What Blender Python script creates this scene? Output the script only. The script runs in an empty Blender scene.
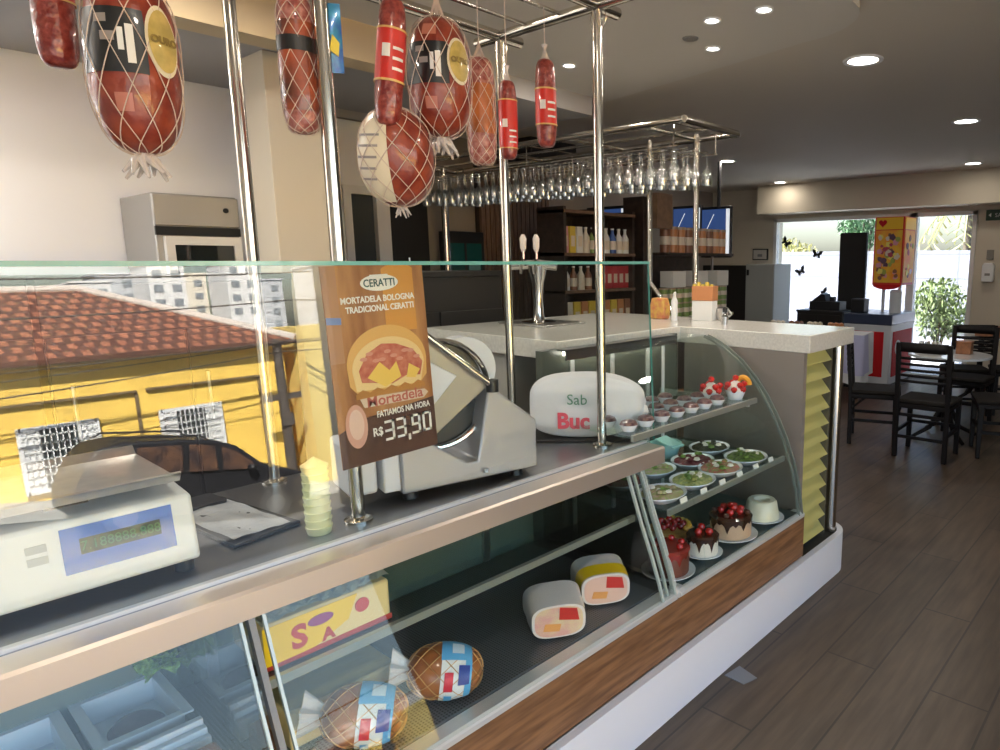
import bpy, bmesh, math, random
from mathutils import Vector, Matrix, Euler
random.seed(7)
scn = bpy.context.scene
COL = scn.collection
PI = math.pi

# ------------------------------------------------------------ camera
cam_d = bpy.data.cameras.new('camera'); cam = bpy.data.objects.new('camera', cam_d); COL.objects.link(cam)
YAW, PITCH = math.radians(38.5715), math.radians(9.5175)
hv = Vector((-math.sin(YAW), math.cos(YAW), 0)); rv = Vector((math.cos(YAW), math.sin(YAW), 0))
fv = hv*math.cos(PITCH) + Vector((0, 0, -math.sin(PITCH))); uv = rv.cross(fv)
cam.matrix_world = Matrix(((rv.x, uv.x, -fv.x, 0), (rv.y, uv.y, -fv.y, 0), (rv.z, uv.z, -fv.z, 1.55), (0, 0, 0, 1)))
cam_d.sensor_width = 36; cam_d.lens = 674/1000*36; cam_d.shift_x = -0.15; cam_d.clip_start = .02; cam_d.clip_end = 400
scn.camera = cam

# ------------------------------------------------------------ light
world = bpy.data.worlds.new('world'); scn.world = world; world.use_nodes = True
wn = world.node_tree.nodes; wl = world.node_tree.links
sky = wn.new('ShaderNodeTexSky'); sky.sky_type = 'NISHITA'; sky.sun_disc = False
sky.sun_elevation = math.radians(52); sky.sun_rotation = math.radians(240); sky.air_density = 1.2; sky.dust_density = 2.5
wl.new(sky.outputs[0], wn['Background'].inputs[0]); wn['Background'].inputs[1].default_value = 1.1
sun_d = bpy.data.lights.new('sun', 'SUN'); sun_d.energy = 62; sun_d.angle = math.radians(.6); sun_d.color = (1, .95, .86)
sun = bpy.data.objects.new('sun', sun_d); COL.objects.link(sun)
sun.rotation_euler = Vector((.62, .30, -.72)).to_track_quat('-Z', 'Y').to_euler()
scn.view_settings.view_transform = 'Standard'; scn.view_settings.look = 'None'
scn.view_settings.gamma = 1; scn.view_settings.use_curve_mapping = False
scn.view_settings.exposure = 0.0

# ------------------------------------------------------------ materials
MATS = {}
def mat(name, col, rough=.5, metal=0, noise=0, nscale=20, emit=0, spec=.5, coat=0, bump=0, bscale=60, stretch=None, col2=None, trans=0):
    if name in MATS: return MATS[name]
    m = bpy.data.materials.new(name); m.use_nodes = True; N = m.node_tree.nodes; L = m.node_tree.links
    b = N['Principled BSDF']; b.inputs['Base Color'].default_value = (*col, 1)
    b.inputs['Roughness'].default_value = rough; b.inputs['Metallic'].default_value = metal
    b.inputs['Specular IOR Level'].default_value = spec; b.inputs['Coat Weight'].default_value = coat
    b.inputs['Transmission Weight'].default_value = trans
    if emit: b.inputs['Emission Color'].default_value = (*col, 1); b.inputs['Emission Strength'].default_value = emit
    if noise or col2 or bump:
        tc = N.new('ShaderNodeTexCoord'); mp = N.new('ShaderNodeMapping'); L.new(tc.outputs['Object'], mp.inputs[0])
        if stretch: mp.inputs['Scale'].default_value = stretch
    if noise or col2:
        nz = N.new('ShaderNodeTexNoise'); nz.inputs['Scale'].default_value = nscale; nz.inputs['Detail'].default_value = 4
        L.new(mp.outputs[0], nz.inputs[0]); cr = N.new('ShaderNodeValToRGB')
        c2 = col2 or tuple(max(0, c*(1-noise)) for c in col)
        c1 = col if col2 else tuple(min(1, c*(1+noise)) for c in col)
        cr.color_ramp.elements[0].color = (*c2, 1); cr.color_ramp.elements[0].position = .35
        cr.color_ramp.elements[1].color = (*c1, 1); cr.color_ramp.elements[1].position = .65
        L.new(nz.outputs[0], cr.inputs[0]); L.new(cr.outputs[0], b.inputs['Base Color'])
    if bump:
        n2 = N.new('ShaderNodeTexNoise'); n2.inputs['Scale'].default_value = bscale; L.new(mp.outputs[0], n2.inputs[0])
        bp = N.new('ShaderNodeBump'); bp.inputs['Strength'].default_value = bump; bp.inputs['Distance'].default_value = .01
        L.new(n2.outputs[0], bp.inputs['Height']); L.new(bp.outputs[0], b.inputs['Normal'])
    MATS[name] = m; return m

def glass(name, r0=.045, tint=(.93, .97, .95), gcol=(1, 1, 1)):
    if name in MATS: return MATS[name]
    m = bpy.data.materials.new(name); m.use_nodes = True; N = m.node_tree.nodes; L = m.node_tree.links
    N.remove(N['Principled BSDF']); out = N['Material Output']
    t = N.new('ShaderNodeBsdfTransparent'); t.inputs[0].default_value = (*tint, 1)
    g = N.new('ShaderNodeBsdfGlossy'); g.inputs['Roughness'].default_value = 0.0; g.inputs[0].default_value = (*gcol, 1)
    lw = N.new('ShaderNodeLayerWeight'); lw.inputs[0].default_value = .5
    pw = N.new('ShaderNodeMath'); pw.operation = 'POWER'; pw.inputs[1].default_value = 5; L.new(lw.outputs['Facing'], pw.inputs[0])
    mu = N.new('ShaderNodeMath'); mu.operation = 'MULTIPLY_ADD'; mu.inputs[1].default_value = 1-r0; mu.inputs[2].default_value = r0
    L.new(pw.outputs[0], mu.inputs[0]); mx = N.new('ShaderNodeMixShader')
    L.new(mu.outputs[0], mx.inputs[0]); L.new(t.outputs[0], mx.inputs[1]); L.new(g.outputs[0], mx.inputs[2]); L.new(mx.outputs[0], out.inputs[0])
    MATS[name] = m; return m

def wood(name, c1, c2, axis=1, scale=6, rough=.45):
    st = [14, 14, 14]; st[axis] = 1.2
    return mat(name, c1, rough, col2=c2, nscale=scale, stretch=st)

def brickmat(name, c1, c2, mortar, w, h, ms=.004, rough=.5, rot=(0, 0, 0), offs=.5, bump=.0, nz=.25):
    m = bpy.data.materials.new(name); m.use_nodes = True; N = m.node_tree.nodes; L = m.node_tree.links; b = N['Principled BSDF']
    tc = N.new('ShaderNodeTexCoord'); mp = N.new('ShaderNodeMapping'); mp.inputs['Rotation'].default_value = rot
    L.new(tc.outputs['Object'], mp.inputs[0]); br = N.new('ShaderNodeTexBrick'); L.new(mp.outputs[0], br.inputs[0])
    br.inputs['Scale'].default_value = 1; br.inputs['Brick Width'].default_value = w; br.inputs['Row Height'].default_value = h
    br.inputs['Mortar Size'].default_value = ms; br.offset = offs
    br.inputs['Color1'].default_value = (*c1, 1); br.inputs['Color2'].default_value = (*c2, 1); br.inputs['Mortar'].default_value = (*mortar, 1)
    n = N.new('ShaderNodeTexNoise'); n.inputs['Scale'].default_value = 3; n.inputs['Detail'].default_value = 6
    mp2 = N.new('ShaderNodeMapping'); mp2.inputs['Scale'].default_value = (10, 1, 10); L.new(tc.outputs['Object'], mp2.inputs[0]); L.new(mp2.outputs[0], n.inputs[0])
    mx = N.new('ShaderNodeMixRGB'); mx.blend_type = 'MULTIPLY'; mx.inputs[0].default_value = nz
    L.new(br.outputs[0], mx.inputs[1]); cr = N.new('ShaderNodeValToRGB'); cr.color_ramp.elements[0].position = .3; cr.color_ramp.elements[1].position = .7
    L.new(n.outputs[0], cr.inputs[0]); L.new(cr.outputs[0], mx.inputs[2]); L.new(mx.outputs[0], b.inputs['Base Color'])
    b.inputs['Roughness'].default_value = rough
    if bump:
        bp = N.new('ShaderNodeBump'); bp.inputs['Strength'].default_value = bump; bp.inputs['Distance'].default_value = .02
        bp.invert = True; L.new(br.outputs[1], bp.inputs['Height']); L.new(bp.outputs[0], b.inputs['Normal'])
    MATS[name] = m; return m

white = mat('white_paint', (.86, .85, .86), .7)
cream = mat('cream_paint', (.62, .55, .43), .7)
ochre = mat('ochre_paint', (.62, .50, .32), .7)
ceilm = mat('ceiling_paint', (.60, .54, .46), .8)
steel = mat('brushed_steel', (.62, .60, .58), .28, 1, noise=.06, nscale=40)
steel_d = mat('worktop_steel', (.30, .30, .31), .3, 1)
chrome = mat('chrome', (.75, .72, .68), .12, 1)
brass_s = mat('tube_steel', (.66, .62, .55), .18, 1)
black = mat('black_plastic', (.012, .012, .014), .4)
blackm = mat('black_matte', (.01, .01, .01), .8)
stone = mat('pale_stone', (.66, .64, .58), .22, noise=.08, nscale=90, coat=.3)
woodf = wood('walnut_front', (.27, .135, .06), (.13, .06, .026), 1, 4)
slatw = wood('slat_wood', (.20, .12, .075), (.12, .065, .04), 2, 5)
darkw = mat('dark_wood', (.035, .022, .016), .45, noise=.3)
midw = mat('brown_wood', (.17, .10, .06), .5, noise=.2)
chairw = mat('black_wood', (.008, .006, .006), .55, spec=.25)
seatm = mat('black_vinyl', (.015, .012, .010), .8, spec=.2)
plinthm = mat('plinth_white', (.76, .76, .78), .5)
floorm = brickmat('floor_planks', (.125, .086, .056), (.098, .068, .045), (.045, .033, .025), 1.2, .2, .004, .42, rot=(0, 0, PI/2), nz=.45)
g_guard = glass('guard_glass', .042, (.95, .97, .96))
g_case = glass('case_glass', .016, (.95, .975, .965))
g_shelf = glass('shelf_glass', .05, (.82, .92, .88))
g_win = glass('window_glass', .03, (.58, .61, .64))
g_edge = mat('glass_edge', (.06, .24, .20), .2, coat=.5)
g_rim = mat('glass_rim', (.45, .50, .46), .15, coat=.5)
g_clear = glass('acrylic', .06, (.86, .86, .84))
g_wine = glass('wine_glass_glass', .28, (.90, .92, .92))
g_net = mat('net_string', (.62, .50, .42), .7)
plasticw = mat('white_plastic', (.78, .78, .76), .4)
paper = mat('white_paper', (.78, .77, .73), .6)

# ------------------------------------------------------------ mesh builder
class MB:
    def __init__(s): s.v = []; s.f = []; s.m = []; s.mi = 0
    def add(s, vs, fs):
        o = len(s.v); s.v += [tuple(v) for v in vs]; s.f += [tuple(i+o for i in f) for f in fs]; s.m += [s.mi]*len(fs); return s
    def box(s, x0, x1, y0, y1, z0, z1, M=None):
        vs = [Vector((x, y, z)) for z in (z0, z1) for y in (y0, y1) for x in (x0, x1)]
        if M: vs = [M @ v for v in vs]
        return s.add(vs, [(0, 2, 3, 1), (4, 5, 7, 6), (0, 1, 5, 4), (2, 6, 7, 3), (0, 4, 6, 2), (1, 3, 7, 5)])
    def tube(s, pts, r, n=10, caps=True):
        pts = [Vector(p) for p in pts]; rs = r if isinstance(r, (list, tuple)) else [r]*len(pts); rings = []
        up = None
        for i, p in enumerate(pts):
            d = (pts[min(i+1, len(pts)-1)]-pts[max(i-1, 0)])
            d = d.normalized() if d.length > 1e-9 else Vector((0, 0, 1))
            if up is None: up = d.orthogonal().normalized()
            else:
                up = up-d*up.dot(d); up = up.normalized() if up.length > 1e-6 else d.orthogonal().normalized()
            w = d.cross(up); rings.append([p+(up*math.cos(2*PI*k/n)+w*math.sin(2*PI*k/n))*rs[i] for k in range(n)])
        vs = [v for R in rings for v in R]; fs = []
        for i in range(len(pts)-1):
            for k in range(n): fs.append((i*n+k, i*n+(k+1) % n, (i+1)*n+(k+1) % n, (i+1)*n+k))
        if caps: fs.append(tuple(range(n-1, -1, -1))); fs.append(tuple((len(pts)-1)*n+k for k in range(n)))
        return s.add(vs, fs)
    def lathe(s, prof, c=(0, 0, 0), n=24, sx=1, sy=1, caps=True):
        c = Vector(c); vs = []; fs = []
        for r, z in prof:
            for k in range(n): a = 2*PI*k/n; vs.append(c+Vector((r*math.cos(a)*sx, r*math.sin(a)*sy, z)))
        for i in range(len(prof)-1):
            for k in range(n): fs.append((i*n+k, i*n+(k+1) % n, (i+1)*n+(k+1) % n, (i+1)*n+k))
        if caps and prof[0][0] > 1e-4: fs.append(tuple(range(n-1, -1, -1)))
        if caps and prof[-1][0] > 1e-4: fs.append(tuple((len(prof)-1)*n+k for k in range(n)))
        return s.add(vs, fs)
    def prism(s, poly, axis, d0, d1):
        # poly: (a,b); axis 'x': a=y b=z ; 'y': a=x b=z ; 'z': a=x b=y
        def P(a, b, d): return {'x': (d, a, b), 'y': (a, d, b), 'z': (a, b, d)}[axis]
        n = len(poly); vs = [P(a, b, d0) for a, b in poly]+[P(a, b, d1) for a, b in poly]
        fs = [tuple(range(n-1, -1, -1)), tuple(range(n, 2*n))]+[(i, (i+1) % n, n+(i+1) % n, n+i) for i in range(n)]
        return s.add(vs, fs)
    def grid(s, fn, nu, nv):
        vs = [fn(i/nu, j/nv) for j in range(nv+1) for i in range(nu+1)]
        fs = [(j*(nu+1)+i, j*(nu+1)+i+1, (j+1)*(nu+1)+i+1, (j+1)*(nu+1)+i) for j in range(nv) for i in range(nu)]
        return s.add(vs, fs)
    def sweep_sheet(s, path, th, d0, d1):
        # path list of (x,z); a curved sheet of thickness th spanning y d0..d1
        n = len(path); off = []
        for i, (x, z) in enumerate(path):
            a = Vector(path[max(i-1, 0)]); b = Vector(path[min(i+1, n-1)]); t = (b-a).normalized(); off.append((x-t.y*th, z+t.x*th))
        return s.prism(path+off[::-1], 'y', d0, d1)
    def build(s, name, m, parent=None, bevel=0, smooth=True, seg=2, angle=35, fixn=True):
        me = bpy.data.meshes.new(name); me.from_pydata(s.v, [], s.f)
        for mm in (m if isinstance(m, (list, tuple)) else [m]): me.materials.append(mm)
        me.polygons.foreach_set('material_index', s.m)
        if fixn:
            bm = bmesh.new(); bm.from_mesh(me); bmesh.ops.recalc_face_normals(bm, faces=bm.faces); bm.to_mesh(me); bm.free()
        if smooth:
            me.polygons.foreach_set('use_smooth', [True]*len(me.polygons)); me.set_sharp_from_angle(angle=math.radians(angle))
        o = bpy.data.objects.new(name, me); COL.objects.link(o)
        if parent: o.parent = parent
        if bevel:
            md = o.modifiers.new('bevel', 'BEVEL'); md.width = bevel; md.segments = seg; md.limit_method = 'ANGLE'; md.angle_limit = math.radians(40)
        return o

def tag(o, label, cat, group=None, kind=None):
    o['label'] = label; o['category'] = cat
    if group: o['group'] = group
    if kind: o['kind'] = kind
    return o
def thing(name, label, cat, loc=(0, 0, 0), rot=(0, 0, 0), group=None):
    o = bpy.data.objects.new(name, None); COL.objects.link(o); o.empty_display_size = .05; o.location = loc; o.rotation_euler = rot
    return tag(o, label, cat, group)
def struct(o): o['kind'] = 'structure'; return o
def dup(root, loc=None, rot=None, label=None, group=None, scale=None):
    r = root.copy(); COL.objects.link(r)
    if loc is not None: r.location = loc
    if rot is not None: r.rotation_euler = rot
    if scale is not None: r.scale = scale
    if label: r['label'] = label
    if group: r['group'] = group
    for ch in list(root.children):
        c = ch.copy(); COL.objects.link(c); c.parent = r
        for g in ch.children:
            d = g.copy(); COL.objects.link(d); d.parent = c
    return r
def B(name, m, parent, x0, x1, y0, y1, z0, z1, bevel=0, M=None):
    return MB().box(x0, x1, y0, y1, z0, z1, M).build(name, m, parent, bevel)

def text_verts(body, size, ext=.0, bold=0, spacing=1):
    cu = bpy.data.curves.new('lettering', 'FONT'); cu.body = body; cu.size = size; cu.extrude = ext; cu.offset = bold; cu.space_character = spacing; cu.resolution_u = 3
    cu.align_x = 'CENTER'; cu.align_y = 'CENTER'
    o = bpy.data.objects.new('lettering', cu); COL.objects.link(o); dg = bpy.context.evaluated_depsgraph_get(); dg.update()
    me = bpy.data.meshes.new_from_object(o.evaluated_get(dg)); vs = [v.co.copy() for v in me.vertices]; fs = [tuple(p.vertices) for p in me.polygons]
    bpy.data.objects.remove(o); bpy.data.curves.remove(cu); bpy.data.meshes.remove(me); return vs, fs
def text(name, body, size, m, parent, fn, bold=0, sx=1, ext=.0004):
    vs, fs = text_verts(body, size, ext, bold)
    mb = MB(); mb.add([fn(v.x*sx, v.y, v.z) for v in vs], fs)
    return mb.build(name, m, parent, smooth=False, fixn=False)

# =================================================================== SETTING
# floor with its open street edge at x = 2
fl = MB().box(-7, 2, -4, 9.5, -.12, 0).build('floor', floorm, smooth=False); struct(fl)
ce = MB().box(-7, 2.3, -4, 9.5, 2.65, 2.80).build('ceiling', ceilm, smooth=False); struct(ce)
# lowered ceiling panel with a round corner
pp = [(-5.2, -1), (-5.2, 3.95)]
pp += [(-2.0, 3.32)]
pp += [(-1.62+.40*math.sin(a), 2.9+.34*math.cos(a)) for a in [i*PI/2/8 for i in range(9)]]
pp += [(-1.22, -1)]
struct(MB().prism(pp, 'z', 2.615, 2.65).build('ceiling_panel', mat('ceiling_panel_paint', (.62, .58, .52), .8)))
# left wall behind the counter
wl_ = MB(); wl_.box(-4.5, -4.3, -4, 2.1, 0, 2.65); struct(wl_.build('wall_left', white, smooth=False))
struct(MB().box(-4.3, -3.2, -4, 3.4, 2.50, 2.65).build('trim_1', mat('grey_soffit', (.42, .41, .41), .8), smooth=False))
struct(MB().box(-3.2, -3.05, -4, 2.15, 2.45, 2.65).build('trim_2', ochre, smooth=False))
cw = MB(); cw.box(-3.75, -3.40, 1.445, 1.69, 0, 2.5); struct(cw.build('wall_pillar', cream, smooth=False, bevel=.004))
wb = MB().box(-5.3, -5.1, 2.1, 6.4, 0, 2.65).box(-6.4, -6.2, 6.4, 9.5, 0, 2.65).box(-6.2, -5.3, 6.3, 6.4, 0, 2.65); struct(wb.build('wall_rear', mat('rear_wall_paint', (.30, .26, .22), .7), smooth=False))
struct(MB().box(-5.3, -4.3, 1.95, 2.1, 0, 2.65).build('wall_return', white, smooth=False))
# wall closing the shop behind the camera and the right-hand side
struct(MB().box(-7, 2, -4.2, -4, 0, 2.65).build('wall_back', white, smooth=False))
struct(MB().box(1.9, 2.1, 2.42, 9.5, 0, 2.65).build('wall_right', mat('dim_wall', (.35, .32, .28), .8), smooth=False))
struct(MB().box(1.9, 2.1, -4, 2.42, 2.45, 2.65).build('trim_3', cream, smooth=False))
# far wall with two openings  (y = 9.4)
fw = MB()
fw.box(-6.3, -5.03, 9.4, 9.6, 0, 2.2); fw.box(-6.3, 2, 9.4, 9.6, 2.19, 2.65); fw.box(-2.22, 2, 9.4, 9.6, 0, 2.2); fw.box(-5.03, -2.98, 9.4, 9.6, 0, .45)
struct(fw.build('wall_far', cream, smooth=False))
struct(MB().box(-5.15, 1.9, 9.0, 9.4, 2.25, 2.65).build('trim_4', cream, smooth=False))
alu = mat('white_aluminium', (.72, .70, .66), .4)
def window(nm, x0, x1, z0, z1):
    w = MB(); t = .05
    w.box(x0, x0+t, 9.36, 9.46, z0, z1); w.box(x1-t, x1, 9.36, 9.46, z0, z1); w.box(x0, x1, 9.36, 9.46, z1-t, z1); w.box(x0, x1, 9.36, 9.46, z0, z0+t)
    o = struct(w.build(nm, alu, smooth=False)); MB().box(x0+t, x1-t, 9.40, 9.41, z0+t, z1-t).build('pane', g_win, o, smooth=False); return o
win = window('window_1', -5.06, -2.98, .45, 2.19)
window('window_2', -2.98, -2.2, 0, 2.19)
# butterfly stickers on the left pane
bm_ = MB()
bw = [(0, 0), (.03, .05), (.075, .06), (.07, .02), (.045, -.005), (.055, -.04), (.02, -.045)]
bm_.prism(bw, 'y', 0, .002); bm_.prism([(-a, b) for a, b in bw], 'y', 0, .002); bm_.tube([(0, .001, -.04), (0, .001, .04)], .006, 6)
bf = None
for i, (x, z, r, lb) in enumerate([(-4.86, 1.84, .7, 'topmost black butterfly sticker on the left window pane'), (-4.35, 1.66, .2, 'black butterfly sticker, rightmost of the upper ones on the pane'),
        (-4.60, 1.41, -.5, 'black butterfly sticker in the middle height of the window pane'), (-4.86, 1.16, .3, 'lowest black butterfly sticker near the left window edge'),
        (-4.21, 1.09, 1.2, 'black butterfly sticker just above the black till')]):
    if bf is None: bf = bm_.build('butterfly_sticker', blackm); o = bf
    else: o = bf.copy(); COL.objects.link(o)
    o.location = (x, 9.385, z); o.rotation_euler = (0, r, 0); o.scale = (1.1, 1, 1.1); tag(o, lb, 'sticker', 'butterfly stickers on the window')

# courtyard outside the far windows
struct(MB().box(-12, 6, 9.6, 40, -.15, -.02).build('ground_courtyard', mat('pale_paving', (.5, .5, .5), .9), smooth=False))
yw = brickmat('courtyard_block', (.36, .36, .41), (.345, .345, .395), (.22, .22, .26), 1.6, .42, .015, .9, rot=(PI/2, 0, 0), offs=.0, nz=.05)
tag(MB().box(-9.5, 4, 12.6, 12.8, -.05, 1.75).build('garden_wall', yw, smooth=False), 'pale block garden wall outside the far windows', 'wall')

# =================================================================== STREET (seen mirrored in the counter glass)
def gz(y): return -2.42 - .176*(y-4.4)
yel = mat('yellow_render', (.78, .52, .10), .85, noise=.06, nscale=1.5)
asph = mat('asphalt', (.09, .09, .09), .9, noise=.2, nscale=8)
st = MB(); st.add([(2.3, -30, gz(-30)), (70, -30, gz(-30)), (70, 40, gz(40)), (2.3, 40, gz(40))], [(0, 1, 2, 3)]); struct(st.build('ground_street', asph, smooth=False))
struct(MB().prism([(-30, gz(-30)+.02), (40, gz(40)+.02), (40, gz(40)+.16), (-30, gz(-30)+.16)], 'x', 14.3, 16).build('pavement', mat('pavement_concrete', (.34, .33, .31), .9), smooth=False))
hb = thing('yellow_house', 'long yellow rendered house with tiled roof across the street', 'house', (16, 0, -2))
hb_l = Vector((16, 0, -2))
def HB(name, m, x0, x1, y0, y1, z0, z1, parent=hb, bevel=0):
    return MB().box(x0-16, x1-16, y0, y1, z0+2, z1+2).build(name, m, parent, bevel, smooth=False)
HB('facade', yel, 16, 24, -14, 7.9, -4.0, 1.0)
HB('cornice', mat('cornice_paint', (.70, .62, .42), .8), 15.8, 16, -14, 8.0, .88, 1.02)
tile = brickmat('clay_tiles', (.42, .15, .075), (.33, .11, .055), (.13, .045, .025), .30, .42, .07, .8, rot=(0, 0, PI/2), bump=1, nz=.5)
rf = MB(); rx = lambda x: x-16
rf.add([(rx(15.6), -14, 3.03), (rx(15.6), 8.1, 3.03), (rx(20), 4.6, 4.70), (rx(20), -14, 4.70), (rx(24.4), 8.1, 3.03), (rx(24.4), -14, 3.03),
        (rx(15.6), -14, 2.93), (rx(15.6), 8.1, 2.93), (rx(24.4), 8.1, 2.93), (rx(24.4), -14, 2.93)],
       [(0, 1, 2, 3), (1, 4, 2), (4, 5, 3, 2), (0, 6, 7, 1), (1, 7, 8, 4), (6, 9, 8, 7), (0, 3, 5, 9, 6)])
rf.build('roof', tile, hb, smooth=False)
rt = MB(); rt.tube([(rx(20), -14, 4.72), (rx(20), 4.6, 4.72), (rx(15.6), 8.1, 3.05)], .11, 8); rt.build('ridge_tiles', mat('ridge_mortar', (.55, .48, .42), .9), hb)
whp = mat('white_grille', (.75, .75, .74), .6)
def grille(y0, y1, z0, z1, lab):
    w = MB(); z0 += 2; z1 += 2
    fr = MB().box(-.06, .02, y0, y1, z0, z1).build('window', mat('dark_window', (.05, .06, .06), .2), hb, smooth=False)
    fr2 = MB()
    for a in (y0, y1): fr2.box(-.12, -.06, a-.04, a+.04, z0-.04, z1+.04)
    for a in (z0, z1): fr2.box(-.12, -.06, y0, y1, a-.04, a+.04)
    fr2.box(-.085, -.065, y0+.03, y0+(y1-y0)*.26, z0, z1); fr2.box(-.085, -.065, y0+(y1-y0)*.74, y1-.03, z0, z1)
    n = 13
    for i in range(1, n): a = y0+(y1-y0)*i/n; fr2.box(-.13, -.11, a-.012, a+.012, z0, z1)
    for i in range(1, 8): a = z0+(z1-z0)*i/8; fr2.box(-.13, -.11, y0, y1, a-.012, a+.012)
    fr2.build('window_grille', whp, fr, smooth=False)
grille(2.45, 3.75, -1.75, -.40, ''); grille(4.95, 6.2, -1.75, -.42, ''); grille(-.6, .7, -1.7, -.4, '')
tr = MB()
trm = mat('dark_trim', (.16, .11, .05), .8)
for y0, y1, z in ((-1, 4.55, .10), (4.75, 7.2, .12)):
    tr.box(-.10, 0, y0, y1, z+2, z+2.05); tr.box(-.05, 0, y1-.03, y1+.03, -2, z+2)
tr.build('string_course', trm, hb, smooth=False)
tag(MB().prism([(15.4, 8.2), (18.5, 14), (21.5, 14), (20.5, 8.2)], 'z', -4.6, 1.35).build('yellow_annex', mat('yellow_render_pale', (.80, .60, .18), .85), smooth=False), 'paler yellow house end standing round the corner', 'house')
# city blocks far behind
def block(x, y, w, d, z1, m, lab, rows=4):
    t = thing('apartment_block', lab, 'building', (x, y, -8))
    H_ = z1+8
    MB().box(-d/2, d/2, -w/2, w/2, 0, H_).build('walls', m, t, smooth=False)
    wn_ = MB(); cols = max(2, int(w/1.3))
    for r_ in range(rows):
        for c in range(cols):
            a = -w/2+w*(c+.5)/cols; z = H_-.7-r_*1.1; wn_.box(-d/2-.05, -d/2, a-.3, a+.3, z-.3, z+.25)
    wn_.build('windows', mat('far_window', (.22, .24, .26), .4), t, smooth=False)
    MB().box(-d/2-.1, d/2+.1, -w/2-.1, w/2+.1, H_, H_+.15).build('parapet', m, t, smooth=False)
cb = [mat('city_white', (.74, .72, .70), .9), mat('city_grey', (.45, .46, .48), .9), mat('city_cream', (.66, .60, .50), .9)]
for a in [(60, 13.0, 2.2, 4, 5.3, cb[0], 'low white block left of the far city skyline'), (66, 15.9, 2.6, 4, 6.3, cb[1], 'grey flat roofed block in the far skyline'),
          (60, 17.6, 2.4, 4, 6.6, cb[0], 'tall white block in the middle of the far skyline'), (66, 20.9, 2.6, 4, 6.2, cb[2], 'cream block beside the tall white block'),
          (60, 22.9, 2.4, 4, 6.8, cb[0], 'white block right of the cream block in the skyline'), (66, 27, 3, 4, 5.6, cb[1], 'long grey block at the right of the far skyline'),
          (60, 30.2, 3, 4, 6.4, cb[0], 'last white block at the skyline right end'), (66, 9.2, 5, 4, 4.4, cb[2], 'low cream block behind the tiled roof ridge')]:
    block(*a)
# utility pole and wires
up = thing('utility_pole', 'dark utility pole standing before the yellow house', 'pole', (15, 7.35, -3.03))
pdk = mat('pole_dark', (.07, .055, .045), .8)
MB().tube([(0, 0, 0), (0, 0, 4.1)], [.13, .10], 12).build('shaft', pdk, up)
MB().box(-.06, .06, -.45, .45, 2.55, 2.70).build('crossarm', pdk, up)
MB().box(-.16, -.08, -.14, .14, 1.9, 2.2).build('meter_box', pdk, up)
for i, (z0, z1, sag, x) in enumerate(((.55, .95, .12, 14.9), (.30, .75, .22, 14.9), (.85, 1.0, .1, 14.8), (2.25, 2.0, .25, 14), (2.9, 2.6, .2, 13))):
    P = [(x, -6+13.35*t, z0+(z1-z0)*t-sag*4*t*(1-t)) for t in [k/24 for k in range(25)]]
    P += [(x, 7.35+12*t, z1+.4*t-sag*4*t*(1-t)) for t in [k/12 for k in range(1, 13)]]
    tag(MB().tube(P, .016, 5).build('overhead_wire', pdk), ['overhead wire sagging just under the tiled eaves', 'lowest and most sagging overhead wire on the facade', 'overhead wire running close along the eaves',
        'overhead wire crossing in front of the tiled roof', 'highest overhead wire, crossing the far skyline'][i], 'wire', 'overhead wires in the street')

# parked car, nose towards +y, on the sloping street
car = thing('estate_car', 'black estate car parked before the yellow house', 'car', (13, 4.4, gz(4.4)), (math.radians(-10), 0, 0))
cpaint = mat('car_paint', (.010, .010, .013), .45, spec=.3)
cgl = mat('car_glass', (.10, .05, .03), .3, spec=.3, col2=(.03, .02, .02), nscale=4)
side = [(-2.02, .35), (-2.05, .75), (-1.98, 1.0), (-1.86, 1.38), (-1.70, 1.58), (-1.35, 1.67), (-.4, 1.70), (.2, 1.66), (.55, 1.55), (1.05, 1.16), (1.2, 1.08), (1.75, .98), (1.98, .84), (2.06, .62), (2.03, .32), (1.6, .25), (-1.6, .25)]
cb_ = MB(); n = len(side); vs = []
for xx, ins in ((-.86, 0), (.86, 0)):
    for (y, z) in side: vs.append((xx*(1-.16*max(0, (z-1.0))/.7), y, z))
cb_.add(vs, [tuple(range(n)), tuple(range(2*n-1, n-1, -1))]+[(i, n+i, n+(i+1) % n, (i+1) % n) for i in range(n)])
cb_.build('body', cpaint, car, .05, seg=3)
def sidewin(pts, nm='window'):
    for sgn in (-1, 1):
        w = MB(); vs = []
        for dx in (.0, .012):
            for y, z in pts: vs.append((sgn*(.86*(1-.16*max(0, z-1.0)/.7)+.002+dx), y, z))
        k = len(pts); w.add(vs, [tuple(range(k)), tuple(range(2*k-1, k-1, -1))]+[(i, (i+1) % k, k+(i+1) % k, k+i) for i in range(k)]); w.build(nm, cgl, car, smooth=False)
sidewin([(-1.80, 1.08), (-1.62, 1.50), (-1.30, 1.56), (-1.22, 1.08)]); sidewin([(-1.12, 1.08), (-1.14, 1.57), (-.42, 1.60), (-.40, 1.08)])
sidewin([(-.30, 1.08), (-.30, 1.60), (.14, 1.58), (.2, 1.08)]); sidewin([(.30, 1.08), (.26, 1.56), (.48, 1.48), (.86, 1.20), (.88, 1.08)])
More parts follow.
